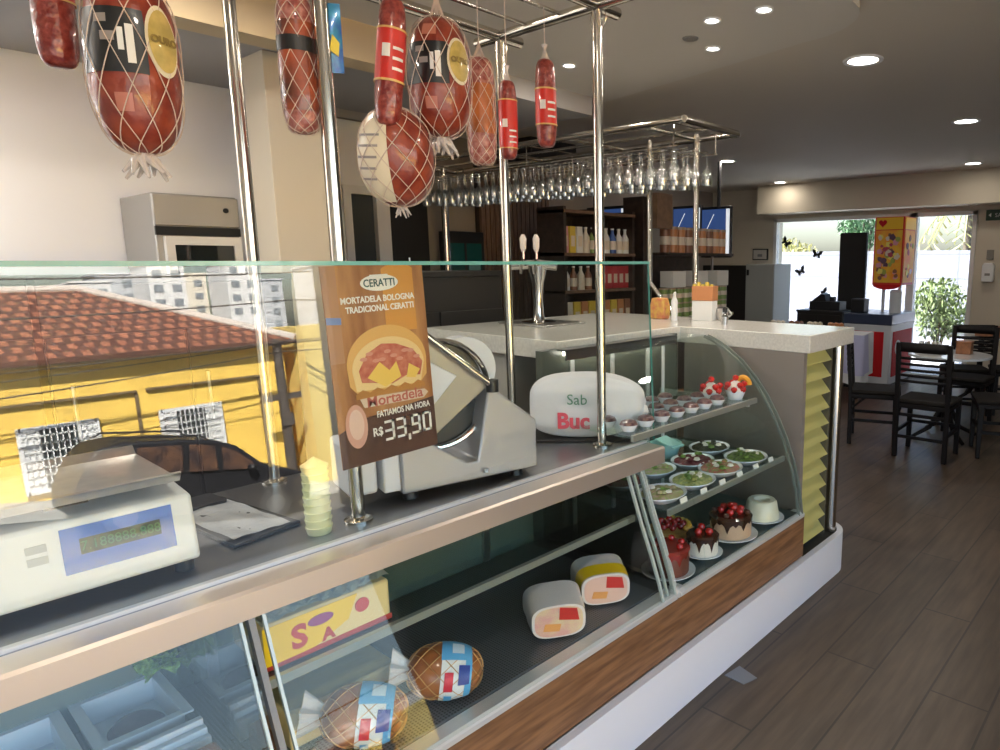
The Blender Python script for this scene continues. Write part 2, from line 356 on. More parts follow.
for sgn in (-1, 1):
    MB().tube([(sgn*.66, -1.5, 1.66), (sgn*.66, -1.4, 1.75), (sgn*.66, -.1, 1.77), (sgn*.66, .05, 1.68)], .018, 8).build('roof_rail', cpaint, car)
    MB().lathe([(0, -.06), (.09, -.05), (.11, 0), (.09, .05), (0, .06)], (sgn*.98, .78, 1.12), 12, 1, .8).build('side_mirror', cpaint, car)
    for yy in (-1.28, 1.32):
        w = MB().tube([(sgn*.70, yy, .31), (sgn*.89, yy, .31)], .32, 24).build('wheel', mat('tyre', (.02, .02, .02), .8), car)
        MB().tube([(sgn*.86, yy, .31), (sgn*.90, yy, .31)], .19, 16).build('hub_cap', steel, w)
    MB().box(sgn*.62-.14, sgn*.62+.14, 1.93, 2.02, .66, .80).build('headlamp', mat('lamp_lens', (.7, .7, .7), .1), car, .02)

# =================================================================== COUNTER BASE
cbz = thing('shop_counter', 'white plinth with walnut front panel along the glass display counter', 'counter', (-1.25, 0, 0))
def loc(x): return x+1.25
pl = [(-1.05, -3), (0, -3), (0, 3.10)]+[(-.15+.15*math.cos(a), 3.10+.15*math.sin(a)) for a in [i*PI/2/8 for i in range(1, 9)]]+[(-1.05, 3.25)]
pl_in = [(-.03, -3), (-.03, 3.09)]+[(-.15+.12*math.cos(a), 3.10+.12*math.sin(a)) for a in [i*PI/2/8 for i in range(1, 9)]]+[(-1.02, 3.22), (-1.02, -3)]
MB().prism(pl, 'z', 0, .19).build('plinth', plinthm, cbz)
rim = MB(); a_ = pl[1:]; b_ = pl_in[:-1]; k = min(len(a_), len(b_))
vs = [(*a_[i], .19) for i in range(k)]+[(*b_[i], .19) for i in range(k)]+[(*a_[i], .205) for i in range(k)]+[(*b_[i], .205) for i in range(k)]
rim.add(vs, [f for i in range(k-1) for f in ((i, i+1, 2*k+i+1, 2*k+i), (k+i, 3*k+i, 3*k+i+1, k+i+1), (2*k+i, 2*k+i+1, 3*k+i+1, 3*k+i))]); rim.build('plinth_rim', plinthm, cbz)
MB().box(-.92, -.035, 2.77, 3.2, .19, .194).build('recess_floor', mat('recess_dark', (.06, .055, .04), .9), cbz)
MB().box(-.06, -.035, -3, 2.75, .205, .40).build('wood_panel', woodf, cbz)['label'] = 'walnut veneer front panel'
MB().box(-.85, -.06, -3, 2.75, .19, .40).build('cabinet_body', mat('cabinet_grey', (.25, .25, .24), .6), cbz)
al = mat('satin_aluminium', (.72, .72, .71), .35, .45)
for y0, y1 in ((-3, 1.745), (1.765, 2.72)):
    r_ = MB(); r_.prism([(-.075, .40), (-.03, .40), (-.02, .408), (-.02, .422), (-.032, .432), (-.075, .432)], 'y', y0, y1); r_.build('front_rail', al, cbz)
    MB().box(-.10, -.075, y0, y1, .40, .428).build('rail_gasket', black, cbz)
MB().tube([(-.045, 1.735, .418), (-.045, 1.775, .418)], .018, 12).build('rail_joint', al, cbz)

# =================================================================== DELI CASE
dc = thing('deli_display_case', 'refrigerated deli display case with steel worktop and sloping glass front', 'display case', (-1.7, 0, .40))
def D(x): return x+1.7
MB().box(D(-2.12), D(-1.49), -3, 1.86, .46, .50).build('worktop', steel_d, dc)['label'] = 'dark steel worktop'
e = MB(); e.prism([(D(-1.49), .50), (D(-1.422), .50), (D(-1.415), .494), (D(-1.415), .440), (D(-1.49), .440)], 'y', -3, 1.86); e.build('worktop_edge', mat('polished_steel_edge', (.78, .68, .60), .33, .8), dc)
MB().box(D(-2.14), D(-1.99), -3, 1.80, 0, .46).build('rear_panel', mat('case_rear', (.16, .20, .18), .25, coat=.3), dc)
for i in range(9):
    y = -2.2+i*.46; MB().box(D(-1.988), D(-1.975), y, y+.025, .0, .46).build('rear_door_frame', steel, dc)
perf = bpy.data.materials.new('perforated_mat'); perf.use_nodes = True
N = perf.node_tree.nodes; L = perf.node_tree.links; tc = N.new('ShaderNodeTexCoord'); vo = N.new('ShaderNodeTexVoronoi'); vo.inputs['Scale'].default_value = 110; vo.inputs['Randomness'].default_value = 0
cr = N.new('ShaderNodeValToRGB'); cr.color_ramp.elements[0].position = .25; cr.color_ramp.elements[0].color = (.012, .012, .012, 1); cr.color_ramp.elements[1].position = .4; cr.color_ramp.elements[1].color = (.12, .125, .13, 1)
L.new(tc.outputs['Object'], vo.inputs[0]); L.new(vo.outputs[0], cr.inputs[0]); L.new(cr.outputs[0], N['Principled BSDF'].inputs['Base Color']); N['Principled BSDF'].inputs['Roughness'].default_value = .35
MB().box(D(-1.98), D(-1.33), -3, 1.75, .02, .035).build('perforated_tray', perf, dc)['label'] = 'black perforated tray'
sh = MB().box(D(-1.98), D(-1.47), .50, 1.74, .252, .260).build('glass_shelf', g_shelf, dc, smooth=False)
MB().box(D(-1.47), D(-1.455), .50, 1.74, .245, .266).build('shelf_edge', mat('shelf_strip', (.42, .44, .38), .3, .6), sh)
fp = [(-1.268, .432), (-1.285, .49), (-1.318, .58), (-1.36, .68), (-1.42, .842)]
def frontpane(y0, y1):
    p = MB().sweep_sheet([(D(x), z-.4) for x, z in fp], .007, y0, y1).build('front_glass', g_case, dc)
    for y in (y0, y1-.006):
        ed = MB().sweep_sheet([(D(x)+.001, z-.4) for x, z in fp], .009, y, y+.006); ed.build('pane_edge', g_rim, p)
frontpane(.505, 1.735); frontpane(-.9, .468)
# end frame between the two panes
fr = MB().sweep_sheet([(D(x)-.004, z-.4) for x, z in fp], .02, .480, .492).build('frame_post', mat('post_grey', (.20, .20, .20), .5, .3), dc)
MB().prism([(D(x)-.03, z-.4) for x, z in fp[::-1]]+[(D(-1.95), .03), (D(-1.95), .45)], 'y', .482, .490).build('end_glass', g_clear, dc)
for y in (1.70, 1.755): MB().prism([(D(x)-.03, z-.4) for x, z in fp[::-1]]+[(D(-1.95), .03), (D(-1.95), .45)], 'y', y, y+.006).build('end_glass', g_clear, dc)
for k, y in enumerate((1.66, 1.70, 1.745, 1.775)):
    MB().sweep_sheet([(D(x)+.002-.012*k % 2, z-.4) for x, z in fp], .010, y, y+.008).build('end_glass_rim', g_rim, dc)

# guard glass leaning slightly back
gg = thing('counter_guard_glass', 'tall clear glass guard with green edge standing on the counter worktop', 'glass guard', (-1.50, 0, .90))
tl = math.tan(math.radians(2.5))
def gpane(y0, y1):
    h = .65
    vs = [(-tl*0, y, 0) for y in (y0, y1)]+[(-tl*h, y, h) for y in (y0, y1)]+[(-.008, y, 0) for y in (y0, y1)]+[(-tl*h-.008, y, h) for y in (y0, y1)]
    m = MB(); m.add(vs, [(0, 1, 3, 2), (4, 6, 7, 5)]); m.mi = 1; m.add(vs, [(2, 3, 7, 6), (0, 2, 6, 4), (1, 5, 7, 3), (0, 4, 5, 1)])
    return m.build('pane', [g_guard, g_edge], gg, smooth=False)
gpane(-1.2, 1.91)
MB().box(-tl*.65-.010, -tl*.65+.003, -1.2, 1.91, .6425, .652).build('top_edge', mat('edge_green', (.16, .42, .36), .2, coat=.5), gg)
MB().box(-.010, .004, -1.2, 1.86, 0.0, .008).build('foot_channel', al, gg)

# =================================================================== CAKE CASE
cc = thing('cake_display_case', 'curved glass cake display case with three tiers of desserts', 'display case', (-1.7, 2.2, .40))
def CY(y): return y-2.2
arc = [(-1.80, 1.205), (-1.75, 1.188), (-1.69, 1.158), (-1.603, 1.10), (-1.53, 1.03), (-1.468, .953), (-1.41, .86), (-1.36, .76), (-1.318, .65), (-1.288, .541), (-1.27, .412)]
arcl = [(D(x), z-.4) for x, z in arc]
MB().sweep_sheet(arcl[::-1], .006, CY(1.93), CY(2.69)).build('curved_glass', g_case, cc, angle=60)
MB().sweep_sheet([p for p in arcl if p[1] < .45][::-1], .006, CY(1.79), CY(1.93)).build('curved_glass', g_case, cc, angle=60)
for y in (2.672, 2.705): MB().sweep_sheet(arcl[::-1], .012, CY(y), CY(y+.006)).build('curved_rim', mat('rim_grey', (.22, .25, .22), .2, coat=.5), cc, angle=60)
MB().prism(arcl+[(D(-1.98), .01), (D(-1.98), .805)], 'y', CY(2.69), CY(2.697)).build('end_glass', g_case, cc)
tealm = mat('case_teal_tray', (.03, .055, .058), .3, coat=.2)
MB().box(D(-1.98), D(-1.29), CY(1.80), CY(2.68), .02, .035).build('bottom_tray', tealm, cc)
def shelf(x0, x1, y0, y1, z):
    s_ = MB().box(D(x0), D(x1), CY(y0), CY(y1), z-.4, z-.392).build('shelf', g_shelf, cc, smooth=False)
    MB().box(D(x1), D(x1)+.012, CY(y0), CY(y1), z-.41, z-.388).build('shelf_edge', mat('shelf_strip', (.42, .44, .38), .3, .6), s_)
    MB().box(D(x0), D(x1)-.02, CY(y1)-.02, CY(y1)-.008, z-.43, z-.402).build('shelf_bracket', al, s_)
shelf(-1.95, -1.44, 1.70, 2.54, .955); shelf(-1.97, -1.36, 1.80, 2.66, .680)
MB().tube([(D(-1.93), CY(2.52), .03), (D(-1.93), CY(2.52), .76)], .008, 10).build('shelf_upright', al, cc)
MB().box(D(-2.02), D(-1.98), CY(1.80), CY(2.70), 0, .80).build('rear_panel', mat('case_rear_green', (.085, .095, .075), .3, coat=.3), cc)
for y in (1.95, 2.2, 2.45): MB().box(D(-1.98), D(-1.972), CY(y), CY(y)+.02, .03, .78).build('rear_door_frame', al, cc)
# added glowing strip to light the case, hidden by a hood
sl = MB().box(D(-1.97), D(-1.94), CY(1.9), CY(2.6), .775, .79).build('fill_strip', mat('fill_strip_glow', (1, .93, .8), .5, emit=9), cc)
MB().box(D(-1.935), D(-1.925), CY(1.88), CY(2.62), .76, .80).build('fill_strip_hood', steel_d, cc); MB().box(D(-1.98), D(-1.925), CY(1.88), CY(2.62), .795, .803).build('fill_strip_hood', steel_d, cc)

# =================================================================== STONE BAR
bar = thing('stone_bar_top', 'pale polished stone bar top forming an L behind the cake case', 'bar counter', (-2.0, 2.75, 1.15))
MB().prism([(-.95, -.85), (0, -.85), (0, .0), (.71, 0), (.71, .5), (-.95, .5)], 'z', 0, .08).build('slab', stone, bar, .004)
MB().box(-.90, -.34, -.80, .45, -1.145, 0).build('bar_body', mat('bar_body_paint', (.40, .38, .34), .6), bar)
MB().box(.03, .685, .0, .03, -.94, 0).build('end_panel', mat('taupe_panel', (.23, .20, .175), .45), bar)
# louvred end
lv = thing('louvred_panel', 'stack of yellow slats between the taupe panel and steel post', 'louvre', (-1.325, 2.775, .205))
slat_y = mat('yellow_slat', (.52, .48, .17), .4)
MB().box(-.14, -.08, -.0, .27, 0, .945).build('backing', mat('louvre_backing', (.20, .18, .09), .7), lv)
for i in range(12):
    z = .02+i*.078
    MB().prism([(-.0, z), (.012, z+.006), (-.036, z+.064), (-.05, z+.060)], 'y', .0, .27).build('slat', slat_y, lv)
MB().box(-.14, .008, .272, .282, 0, .945).build('side_plate', mat('dark_side', (.10, .09, .06), .6), lv)
sp = tag(MB().tube([(-1.32, 3.125, .20), (-1.32, 3.125, 1.149)], .03, 20).build('bar_post', brass_s), 'steel post under the bar corner beside the yellow slats', 'post')

# =================================================================== MEAT RACK
rk = thing('hanging_rack', 'steel tube rack on tall posts over the deli counter', 'rack', (-1.6, 1.73, .90))
for x, y, zt in ((0, 0, 1.47), (-.49, 0, 1.47), (0, -.915, 1.47), (-.49, -.915, 1.47)):
    p = MB().tube([(x, y, 0), (x, y, zt)], .0165, 20).build('post', brass_s, rk)
    MB().lathe([(.0, 0), (.035, 0), (.035, .006), (.018, .012)], (x, y, 0), 20).build('base_flange', brass_s, p)
for x in (0, -.49): MB().tube([(x, -2.8, 1.47), (x, .1, 1.47)], .02, 16).build('rail', brass_s, rk)
for y in (0, -.915, -1.8): MB().tube([(-.62, y, 1.47), (.22, y, 1.47)], .018, 16).build('crossbar', brass_s, rk)
for x in (-.16, -.33): MB().tube([(x, -2.8, 1.475), (x, .0, 1.475)], .007, 10).build('hook_rod', brass_s, rk)
def ring(name, c, r, parent, rr=.0022, ax='x'):
    P = [(c[0]+(r*math.cos(a) if ax == 'y' else 0), c[1]+(r*math.cos(a) if ax == 'x' else 0), c[2]+r*math.sin(a)) for a in [2*PI*i/20 for i in range(21)]]
    return MB().tube(P, rr, 6).build(name, brass_s, parent)
for i, (x, y) in enumerate(((0, 0), (-.49, 0))):
    r_ = ring('ring_hook', (x, y+.005, 1.43), .035, None, .0018, 'y'); r_.location = (-1.6, 1.73, .90)
    tag(r_, ['thin wire ring hung at the top of the near right post', 'thin wire ring hung at the top of the slimmer far post'][i], 'hook')

# ---------------------------------------------------- meats
def prof_fn(R, H, e=2.3, pinch=0):
    # returns P(t,a): t 0 bottom .. 1 top
    def P(t, a, off=0):
        u = 2*t-1; r = R*max(0, 1-abs(u)**e)**(1/e)
        lump = 1+.012*math.sin(3*a+5*t)+.01*math.sin(7*a-9*t)
        return Vector(((r*lump+off)*math.cos(a), (r*lump+off)*math.sin(a), u*H/2+(off*u*.8)))
    return P
def skin(P, name, m, parent, t0=0, t1=1, a0=0, a1=2*PI, off=0, nu=40, nv=32, cosm=True):
    mb = MB()
    def fn(u, v):
        t = t0+(t1-t0)*v
        if cosm: t = (1-math.cos(PI*t))/2
        return P(t, a0+(a1-a0)*u, off)
    mb.grid(fn, nu, nv); return mb.build(name, m, parent, fixn=False)
def net(P, name, parent, n=9, turns=.55, t0=.02, t1=.99, off=.003, r=.0011, m=g_net, neck=None, top=None):
    mb = MB()
    for s_ in (1, -1):
        for k in range(n):
            pts = []
            for i in range(33):
                t = t0+(t1-t0)*i/32; tt = (1-math.cos(PI*t))/2; pts.append(P(tt, 2*PI*k/n+s_*turns*2*PI*i/32, off))
            if top: pts += [Vector((pts[-1].x*.4, pts[-1].y*.4, (pts[-1].z+top)/2)), Vector((0, 0, top))]
            mb.tube(pts, r, 4, False)
    return mb.build(name, m, parent)
def wrap(P, a_c, t_c, R, H):
    return lambda x, y, z: P(max(.02, min(.98, t_c+y/H)), a_c+x/R, .0035+z)
meat_r = mat('cured_meat_red', (.34, .065, .028), .32, coat=.4, col2=(.19, .022, .012), nscale=22, bump=.35, bscale=30)
salami_m = mat('salami_casing', (.17, .014, .012), .3, coat=.5, col2=(.34, .07, .05), nscale=75, bump=.5, bscale=60)
salami_net = mat('salami_pale', (.50, .22, .18), .4, coat=.3, col2=(.24, .04, .03), nscale=60, bump=.5, bscale=60)
orange_m = mat('orange_label_band', (.42, .12, .03), .3, coat=.5, noise=.25, nscale=14)
red_lab = mat('red_label', (.62, .03, .02), .35, coat=.5)
blk_lab = mat('black_label', (.012, .014, .016), .35, coat=.5)
gold_lab = mat('gold_label', (.62, .46, .14), .35, coat=.5, col2=(.42, .32, .08), nscale=30)
cream_lab = mat('cream_label', (.78, .70, .52), .4, coat=.3)
wrapm = mat('clear_wrap_crumple', (.62, .56, .52), .3, coat=.8, bump=.8, bscale=40)
grayt = mat('grey_print', (.30, .27, .25), .6)
def string(parent, z0, z1, nm='string'):
    return MB().tube([(0, 0, z0), (0, 0, z1)], .0014, 5).build(nm, g_net, parent)
def knot(parent, z, s=1.0, nm='twisted_end', m=wrapm):
    mb = MB()
    for k in range(9):
        a = 2*PI*k/9; mb.tube([(0, 0, z), (.012*s*math.cos(a), .012*s*math.sin(a), z-.012*s), (.026*s*math.cos(a+.5), .026*s*math.sin(a+.5), z-.028*s-.006*(k % 3))], [.007*s, .005*s, .002*s], 6)
    return mb.build(nm, m, parent)
RZ = 2.37
def big_mortadella(loc, R, H, label, face, gold_a=.45, grp='large netted mortadellas'):
    t = thing('mortadella', label, 'sausage', loc, (0, 0, 0), grp); P = prof_fn(R, H, 2.6)
    skin(P, 'body', meat_r, t)
    bl = skin(P, 'black_band', blk_lab, t, .44, .66, face-1.5, face+.30, .002, 24, 8); 
    text('band_lettering', 'II', .055, plasticw, bl, wrap(P, face-.12, .57, R, H), .002)
    for dx, t_ in ((-.75, .60), (-.62, .54)): skin(P, 'band_mark', grayt, bl, t_, t_+.03, face+dx, face+dx+.3, .004, 6, 2)
    sw = MB().grid(lambda u, v: P(.555+(v-.5)*.20, face-.02+(u-.5)*.16, .004), 4, 6); sw.build('white_tag', paper, bl, fixn=False)
    # gold oval seal
    def oval(rr, off): 
        mb = MB(); C0 = P(.60, face+gold_a+.25, off); vs = [C0]
        for k in range(28):
            a = 2*PI*k/28; vs.append(P(.60+.19*rr*math.sin(a), face+gold_a+.25+.42*rr*math.cos(a), off))
        mid = [P(.60+.095*rr*math.sin(2*PI*k/28), face+gold_a+.25+.21*rr*math.cos(2*PI*k/28), off) for k in range(28)]
        mb.add(vs+mid, [(0, 29+k, 29+(k+1) % 28) for k in range(28)]+[(29+k, 1+k, 1+(k+1) % 28, 29+(k+1) % 28) for k in range(28)]); return mb
    g = oval(1.0, .004).build('oval_seal', cream_lab, t, fixn=False); oval(.86, .006).build('gold_field', gold_lab, g, fixn=False)
    text('seal_lettering', 'OURO', .018, mat('gold_dark', (.25, .17, .04), .5), g, lambda x, y, z: P(.60+y/H, face+gold_a+.25+x/R, .0085+z), .001)
    # faint stamps
    skin(P, 'pale_stamp', mat('stamp', (.50, .17, .11), .35, coat=.5), t, .70, .78, face-.55, face-.05, .0025, 8, 4); skin(P, 'pale_stamp', MATS['stamp'], t, .30, .37, face-.5, face-.1, .0025, 8, 4)
    net(P, 'net', t, 9, .42, .03, .97, .004, .0011, top=H/2+.07); knot(t, -H/2+.006, 1.6)
    string(t, H/2+.06, RZ-loc[2]); return t
big_mortadella((-1.765, .495, 1.955), .080, .36, 'largest netted mortadella with gold seal, hanging at far left', -.28)
big_mortadella((-1.671, 1.171, 2.045), .083, .31, 'netted mortadella with black band hanging between two red salamis', -.62, .42)
# round ham in a net bag, cream label on its left side
t = thing('round_ham', 'round netted ham with cream side label, lowest of the hanging meats', 'ham', (-1.70, 1.045, 1.825)); P = prof_fn(.095, .25, 2.2)
t.rotation_euler = (.12, .1, 0)
skin(P, 'body', meat_r, t); lab = skin(P, 'side_label', cream_lab, t, .16, .86, -.62-1.6, -.62-.15, .0025, 16, 16)
for k in range(5): skin(P, 'printed_line', grayt, lab, .36+.07*k, .375+.07*k, -.62-1.2, -.62-.55+.05*k, .004, 8, 1)
net(P, 'net', t, 10, .5, .02, .98, .004, .0011, top=.28); knot(t, -.122, .8)
string(t, .27, RZ-1.825)
def salami(loc, R, H, label, face, m=salami_m, band=(.42, .68), bandm=red_lab, netm=False, tilt=(0, 0, 0), e=4.5, kind='salami'):
    t = thing('salami', label, 'salami', loc, tilt, None); P = prof_fn(R, H, e)
    skin(P, 'body', m, t, nu=28); b = skin(P, 'label_band', bandm, t, band[0], band[1], 0, 2*PI, .0015, 28, 8)
    tm = (1-math.cos(PI*(band[0]+band[1])/2))/2
    if bandm is red_lab:
        MB().grid(lambda u, v: P(tm+.02+(v-.5)*.10, face-.35+(u-.5)*.55, .003), 5, 4).build('white_patch', paper, b, fixn=False)
        for k in range(3): skin(P, 'printed_line', plasticw, b, band[0]+.05+.05*k, band[0]+.065+.05*k, face+.1, face+.9, .003, 6, 1)
        for q in band: skin(P, 'label_border', mat('gold_line', (.7, .45, .15), .4), b, q-.006, q+.006, 0, 2*PI, .003, 24, 1)
    if netm: net(P, 'net', t, 8, .9, .02, .98, .002, .0009, top=H/2+.05)
    else: MB().lathe([(R*.62, H/2-.012), (R*.3, H/2+.012), (.004, H/2+.03), (.010, H/2+.045)], (0, 0, 0), 12).build('casing_tip', wrapm, t)
    if tilt == (0, 0, 0): string(t, H/2+.03, RZ-loc[2])
    return t
salami((-1.896, .402, 2.06), .036, .22, 'thick dark red salami cut off by the photo top left corner', -.2, band=(.55, .8))
t = salami((-1.657, .783, 1.995), .040, .30, 'net bound salami with flame orange band beside the blue packet', -.4, salami_net, (.26, .70), mat('flame_band', (.40, .08, .03), .3, coat=.5, col2=(.10, .03, .02), nscale=16), True)
P = prof_fn(.040, .30, 4.5)
bk = skin(P, 'dark_strip', blk_lab, t, .55, .62, 0, 2*PI, .003, 24, 2)
salami((-1.640, 1.005, 2.045), .034, .31, 'long red salami leaning over the round ham', -.5, tilt=(-.10, .03, 0), band=(.40, .66))
salami((-1.746, 1.365, 2.0), .043, .31, 'net bound salami with plain orange band right of the black banded mortadella', -.6, salami_net, (.36, .66), orange_m, True)
salami((-1.76, 1.481, 1.995), .0285, .24, 'slim salami with white spot on red label before the far post', -.7, band=(.25, .66))
salami((-1.748, 1.635, 2.07), .034, .28, 'rightmost salami hanging alone near the thick post', -.7, band=(.34, .60))
# blue packet
t = thing('blue_packet', 'small blue foil packet hanging beside the steel post', 'packet', (-1.60, .83, 2.055)); blu = mat('blue_foil', (.02, .09, .36), .3, .2, coat=.4, col2=(.03, .25, .40), nscale=30)
MB().grid(lambda u, v: Vector(((u-.5)*.045*.7, (u-.5)*.045, (v-.5)*.15))+Vector((.6, -.5, 0)).normalized()*(.009*math.sin(PI*u)*math.sin(PI*v)), 10, 16).build('foil', blu, t)
MB().grid(lambda u, v: Vector(((u-.5)*.045*.7, (u-.5)*.045, (v-.5)*.15))-Vector((.6, -.5, 0)).normalized()*(.009*math.sin(PI*u)*math.sin(PI*v)), 10, 16).build('foil_back', blu, t)
MB().prism([(-.008, -.03), (.012, -.04), (.016, -.01), (.0, .005)], 'x', .0135, .0150).build('yellow_mark', mat('yellow_print', (.75, .60, .08), .4), t)
string(t, .075, RZ-2.055)

# =================================================================== POSTER behind the guard glass
ps = thing('hanging_poster', 'hanging sandwich price poster reading 33,90 behind the counter glass', 'poster', (-1.565, .768, 1.050), (.04, 0, 0))
W, Hh = .265, .49
pbg = mat('poster_wood_print', (.30, .11, .04), .35, col2=(.55, .27, .10), nscale=3, coat=.4, stretch=(1, 6, 1))
cards = MB().box(-.003, 0, 0, W, 0, Hh).build('card', pbg, ps, smooth=False)
def flat(name, poly, m, d, parent=cards): return MB().prism(poly, 'x', d, d+.0006).build(name, m, parent, smooth=False)
def ell(cx, cz, a, b, n=28, p0=0, p1=2*PI): return [(cx+a*math.cos(p0+(p1-p0)*k/n), cz+b*math.sin(p0+(p1-p0)*k/n)) for k in range(n+(0 if p1-p0 > 6.2 else 1))]
flat('dark_foot', [(.0, 0), (W, 0), (W, .135), (.06, .115), (0, .09)], mat('print_dark_brown', (.085, .035, .025), .4), .0003)
flat('amber_panel', [(.15, .32), (W-.03, .32), (W-.03, Hh-.012), (W-.045, Hh-.004), (.165, Hh-.004), (.15, Hh-.012)], mat('print_amber', (.66, .30, .06), .4), .0003)
flat('left_strip', [(0, .26), (.035, .26), (.035, Hh), (0, Hh)], mat('print_tan', (.46, .24, .13), .4), .0003)
bun = mat('print_bun', (.74, .42, .13), .4); bun2 = mat('print_bun_light', (.82, .60, .28), .4); mt_ = mat('print_meat', (.48, .10, .06), .4, col2=(.62, .22, .14), nscale=60)
cz_ = mat('print_cheese', (.85, .58, .12), .4)
flat('bun', ell(.145, .245, .108, .095, 24, 0, PI)+[(.04, .20), (.06, .175), (.22, .17), (.25, .20)], bun, .0010)
flat('bun_crumb', ell(.147, .235, .098, .075, 24, 0, PI)+[(.055, .185), (.23, .18)], bun2, .0018)
flat('meat_filling', [(.065, .235), (.09, .275), (.13, .295), (.17, .29), (.215, .27), (.24, .235), (.23, .20), (.19, .205), (.15, .19), (.10, .20), (.07, .205)], mt_, .0026)
flat('cheese_slice', [(.085, .215), (.12, .25), (.145, .225), (.165, .245), (.175, .205), (.13, .185)], cz_, .0034)
flat('cheese_slice', [(.20, .235), (.23, .215), (.215, .195), (.19, .20)], cz_, .0034)
for k in range(10): flat('meat_fold', ell(.08+.016*k, .262+.012*math.sin(k*1.9), .010, .005, 8), mat('print_meat_light', (.66, .30, .22), .4), .0030)
zig = [(.05+.019*k, .178+(.010 if k % 2 else 0)) for k in range(11)]; flat('toasted_edge', zig+[(.24, .168), (.05, .166)], mat('print_toast', (.50, .22, .05), .4), .0042)
flat('rosy_script', [(.06, .168), (.24, .160), (.25, .150), (.235, .137), (.07, .142)], mat('print_paper', (.70, .55, .42), .4), .0012)
fT = lambda cx, cz, d=.0052, sh=0: (lambda x, y, z: (d+z, cx+x, cz+y+sh*x))
pw = mat('print_white', (.88, .86, .80), .4)
text('script_lettering', 'Mortadela', .038, mat('print_rose', (.50, .12, .09), .4), cards, fT(.155, .153, .002), .0006)
badge = flat('badge', ell(.142, .445, .050, .020, 24)+[], pw, .0020); flat('badge_point', [(.110, .430), (.172, .430), (.165, .465), (.118, .465)], pw, .0027, badge)
text('badge_lettering', 'CERATTI', .026, mat('print_teal_dark', (.03, .10, .10), .4), badge, fT(.141, .444, .0040), .0004, .82)
text('headline_upper', 'MORTADELA BOLOGNA', .021, pw, cards, fT(.136, .406, .002), .0006, .84)
text('headline_lower', 'TRADICIONAL CERATTI', .021, pw, cards, fT(.140, .383, .002), .0006, .80)
flat('hanging_mortadella', ell(.045, .10, .028, .055), mat('print_pink', (.66, .36, .27), .4), .0016); flat('hanging_mortadella_cut', ell(.045, .105, .019, .038), mat('print_pink_pale', (.75, .52, .42), .4), .0024)
text('slogan', 'FATIAMOS NA HORA', .022, pw, cards, fT(.175, .118, .0022, .0), .0005, .72)
text('currency', 'R$', .030, pw, cards, fT(.098, .074, .0022), .0006, .8)
# seven segment digits
def seg7(d, x, z, w=.026, h=.052, t=.0062):
    S = {'3': 'abgcd', '9': 'abfgcd', '0': 'abcdef'}[d]; R = {'a': (0, w, h-t, h), 'd': (0, w, 0, t), 'g': (0, w, h/2-t/2, h/2+t/2), 'b': (w-t, w, h/2, h), 'c': (w-t, w, 0, h/2), 'f': (0, t, h/2, h), 'e': (0, t, 0, h/2)}
    mb = MB()
    for s_ in S: a = R[s_]; mb.box(.0022, .0028, x+a[0], x+a[1], z+a[2], z+a[3])
    return mb
for d, x in zip('3390', (.117, .150, .192, .225)):
    seg7(d, x, .046).build('price_digit', pw, cards, smooth=False)
B('price_comma', pw, cards, .0022, .0028, .180, .187, .034, .050)
flat('blue_tag', [(.0, .355), (.035, .352), (.036, .368), (.0, .372)], mat('print_blue', (.20, .28, .55), .4), .0022)
MB().tube([(-.004, .03, Hh), (-.004, .03, Hh+.012)], .002, 6).build('clip', steel, ps); MB().tube([(-.004, W-.03, Hh), (-.004, W-.03, Hh+.012)], .002, 6).build('clip', steel, ps)

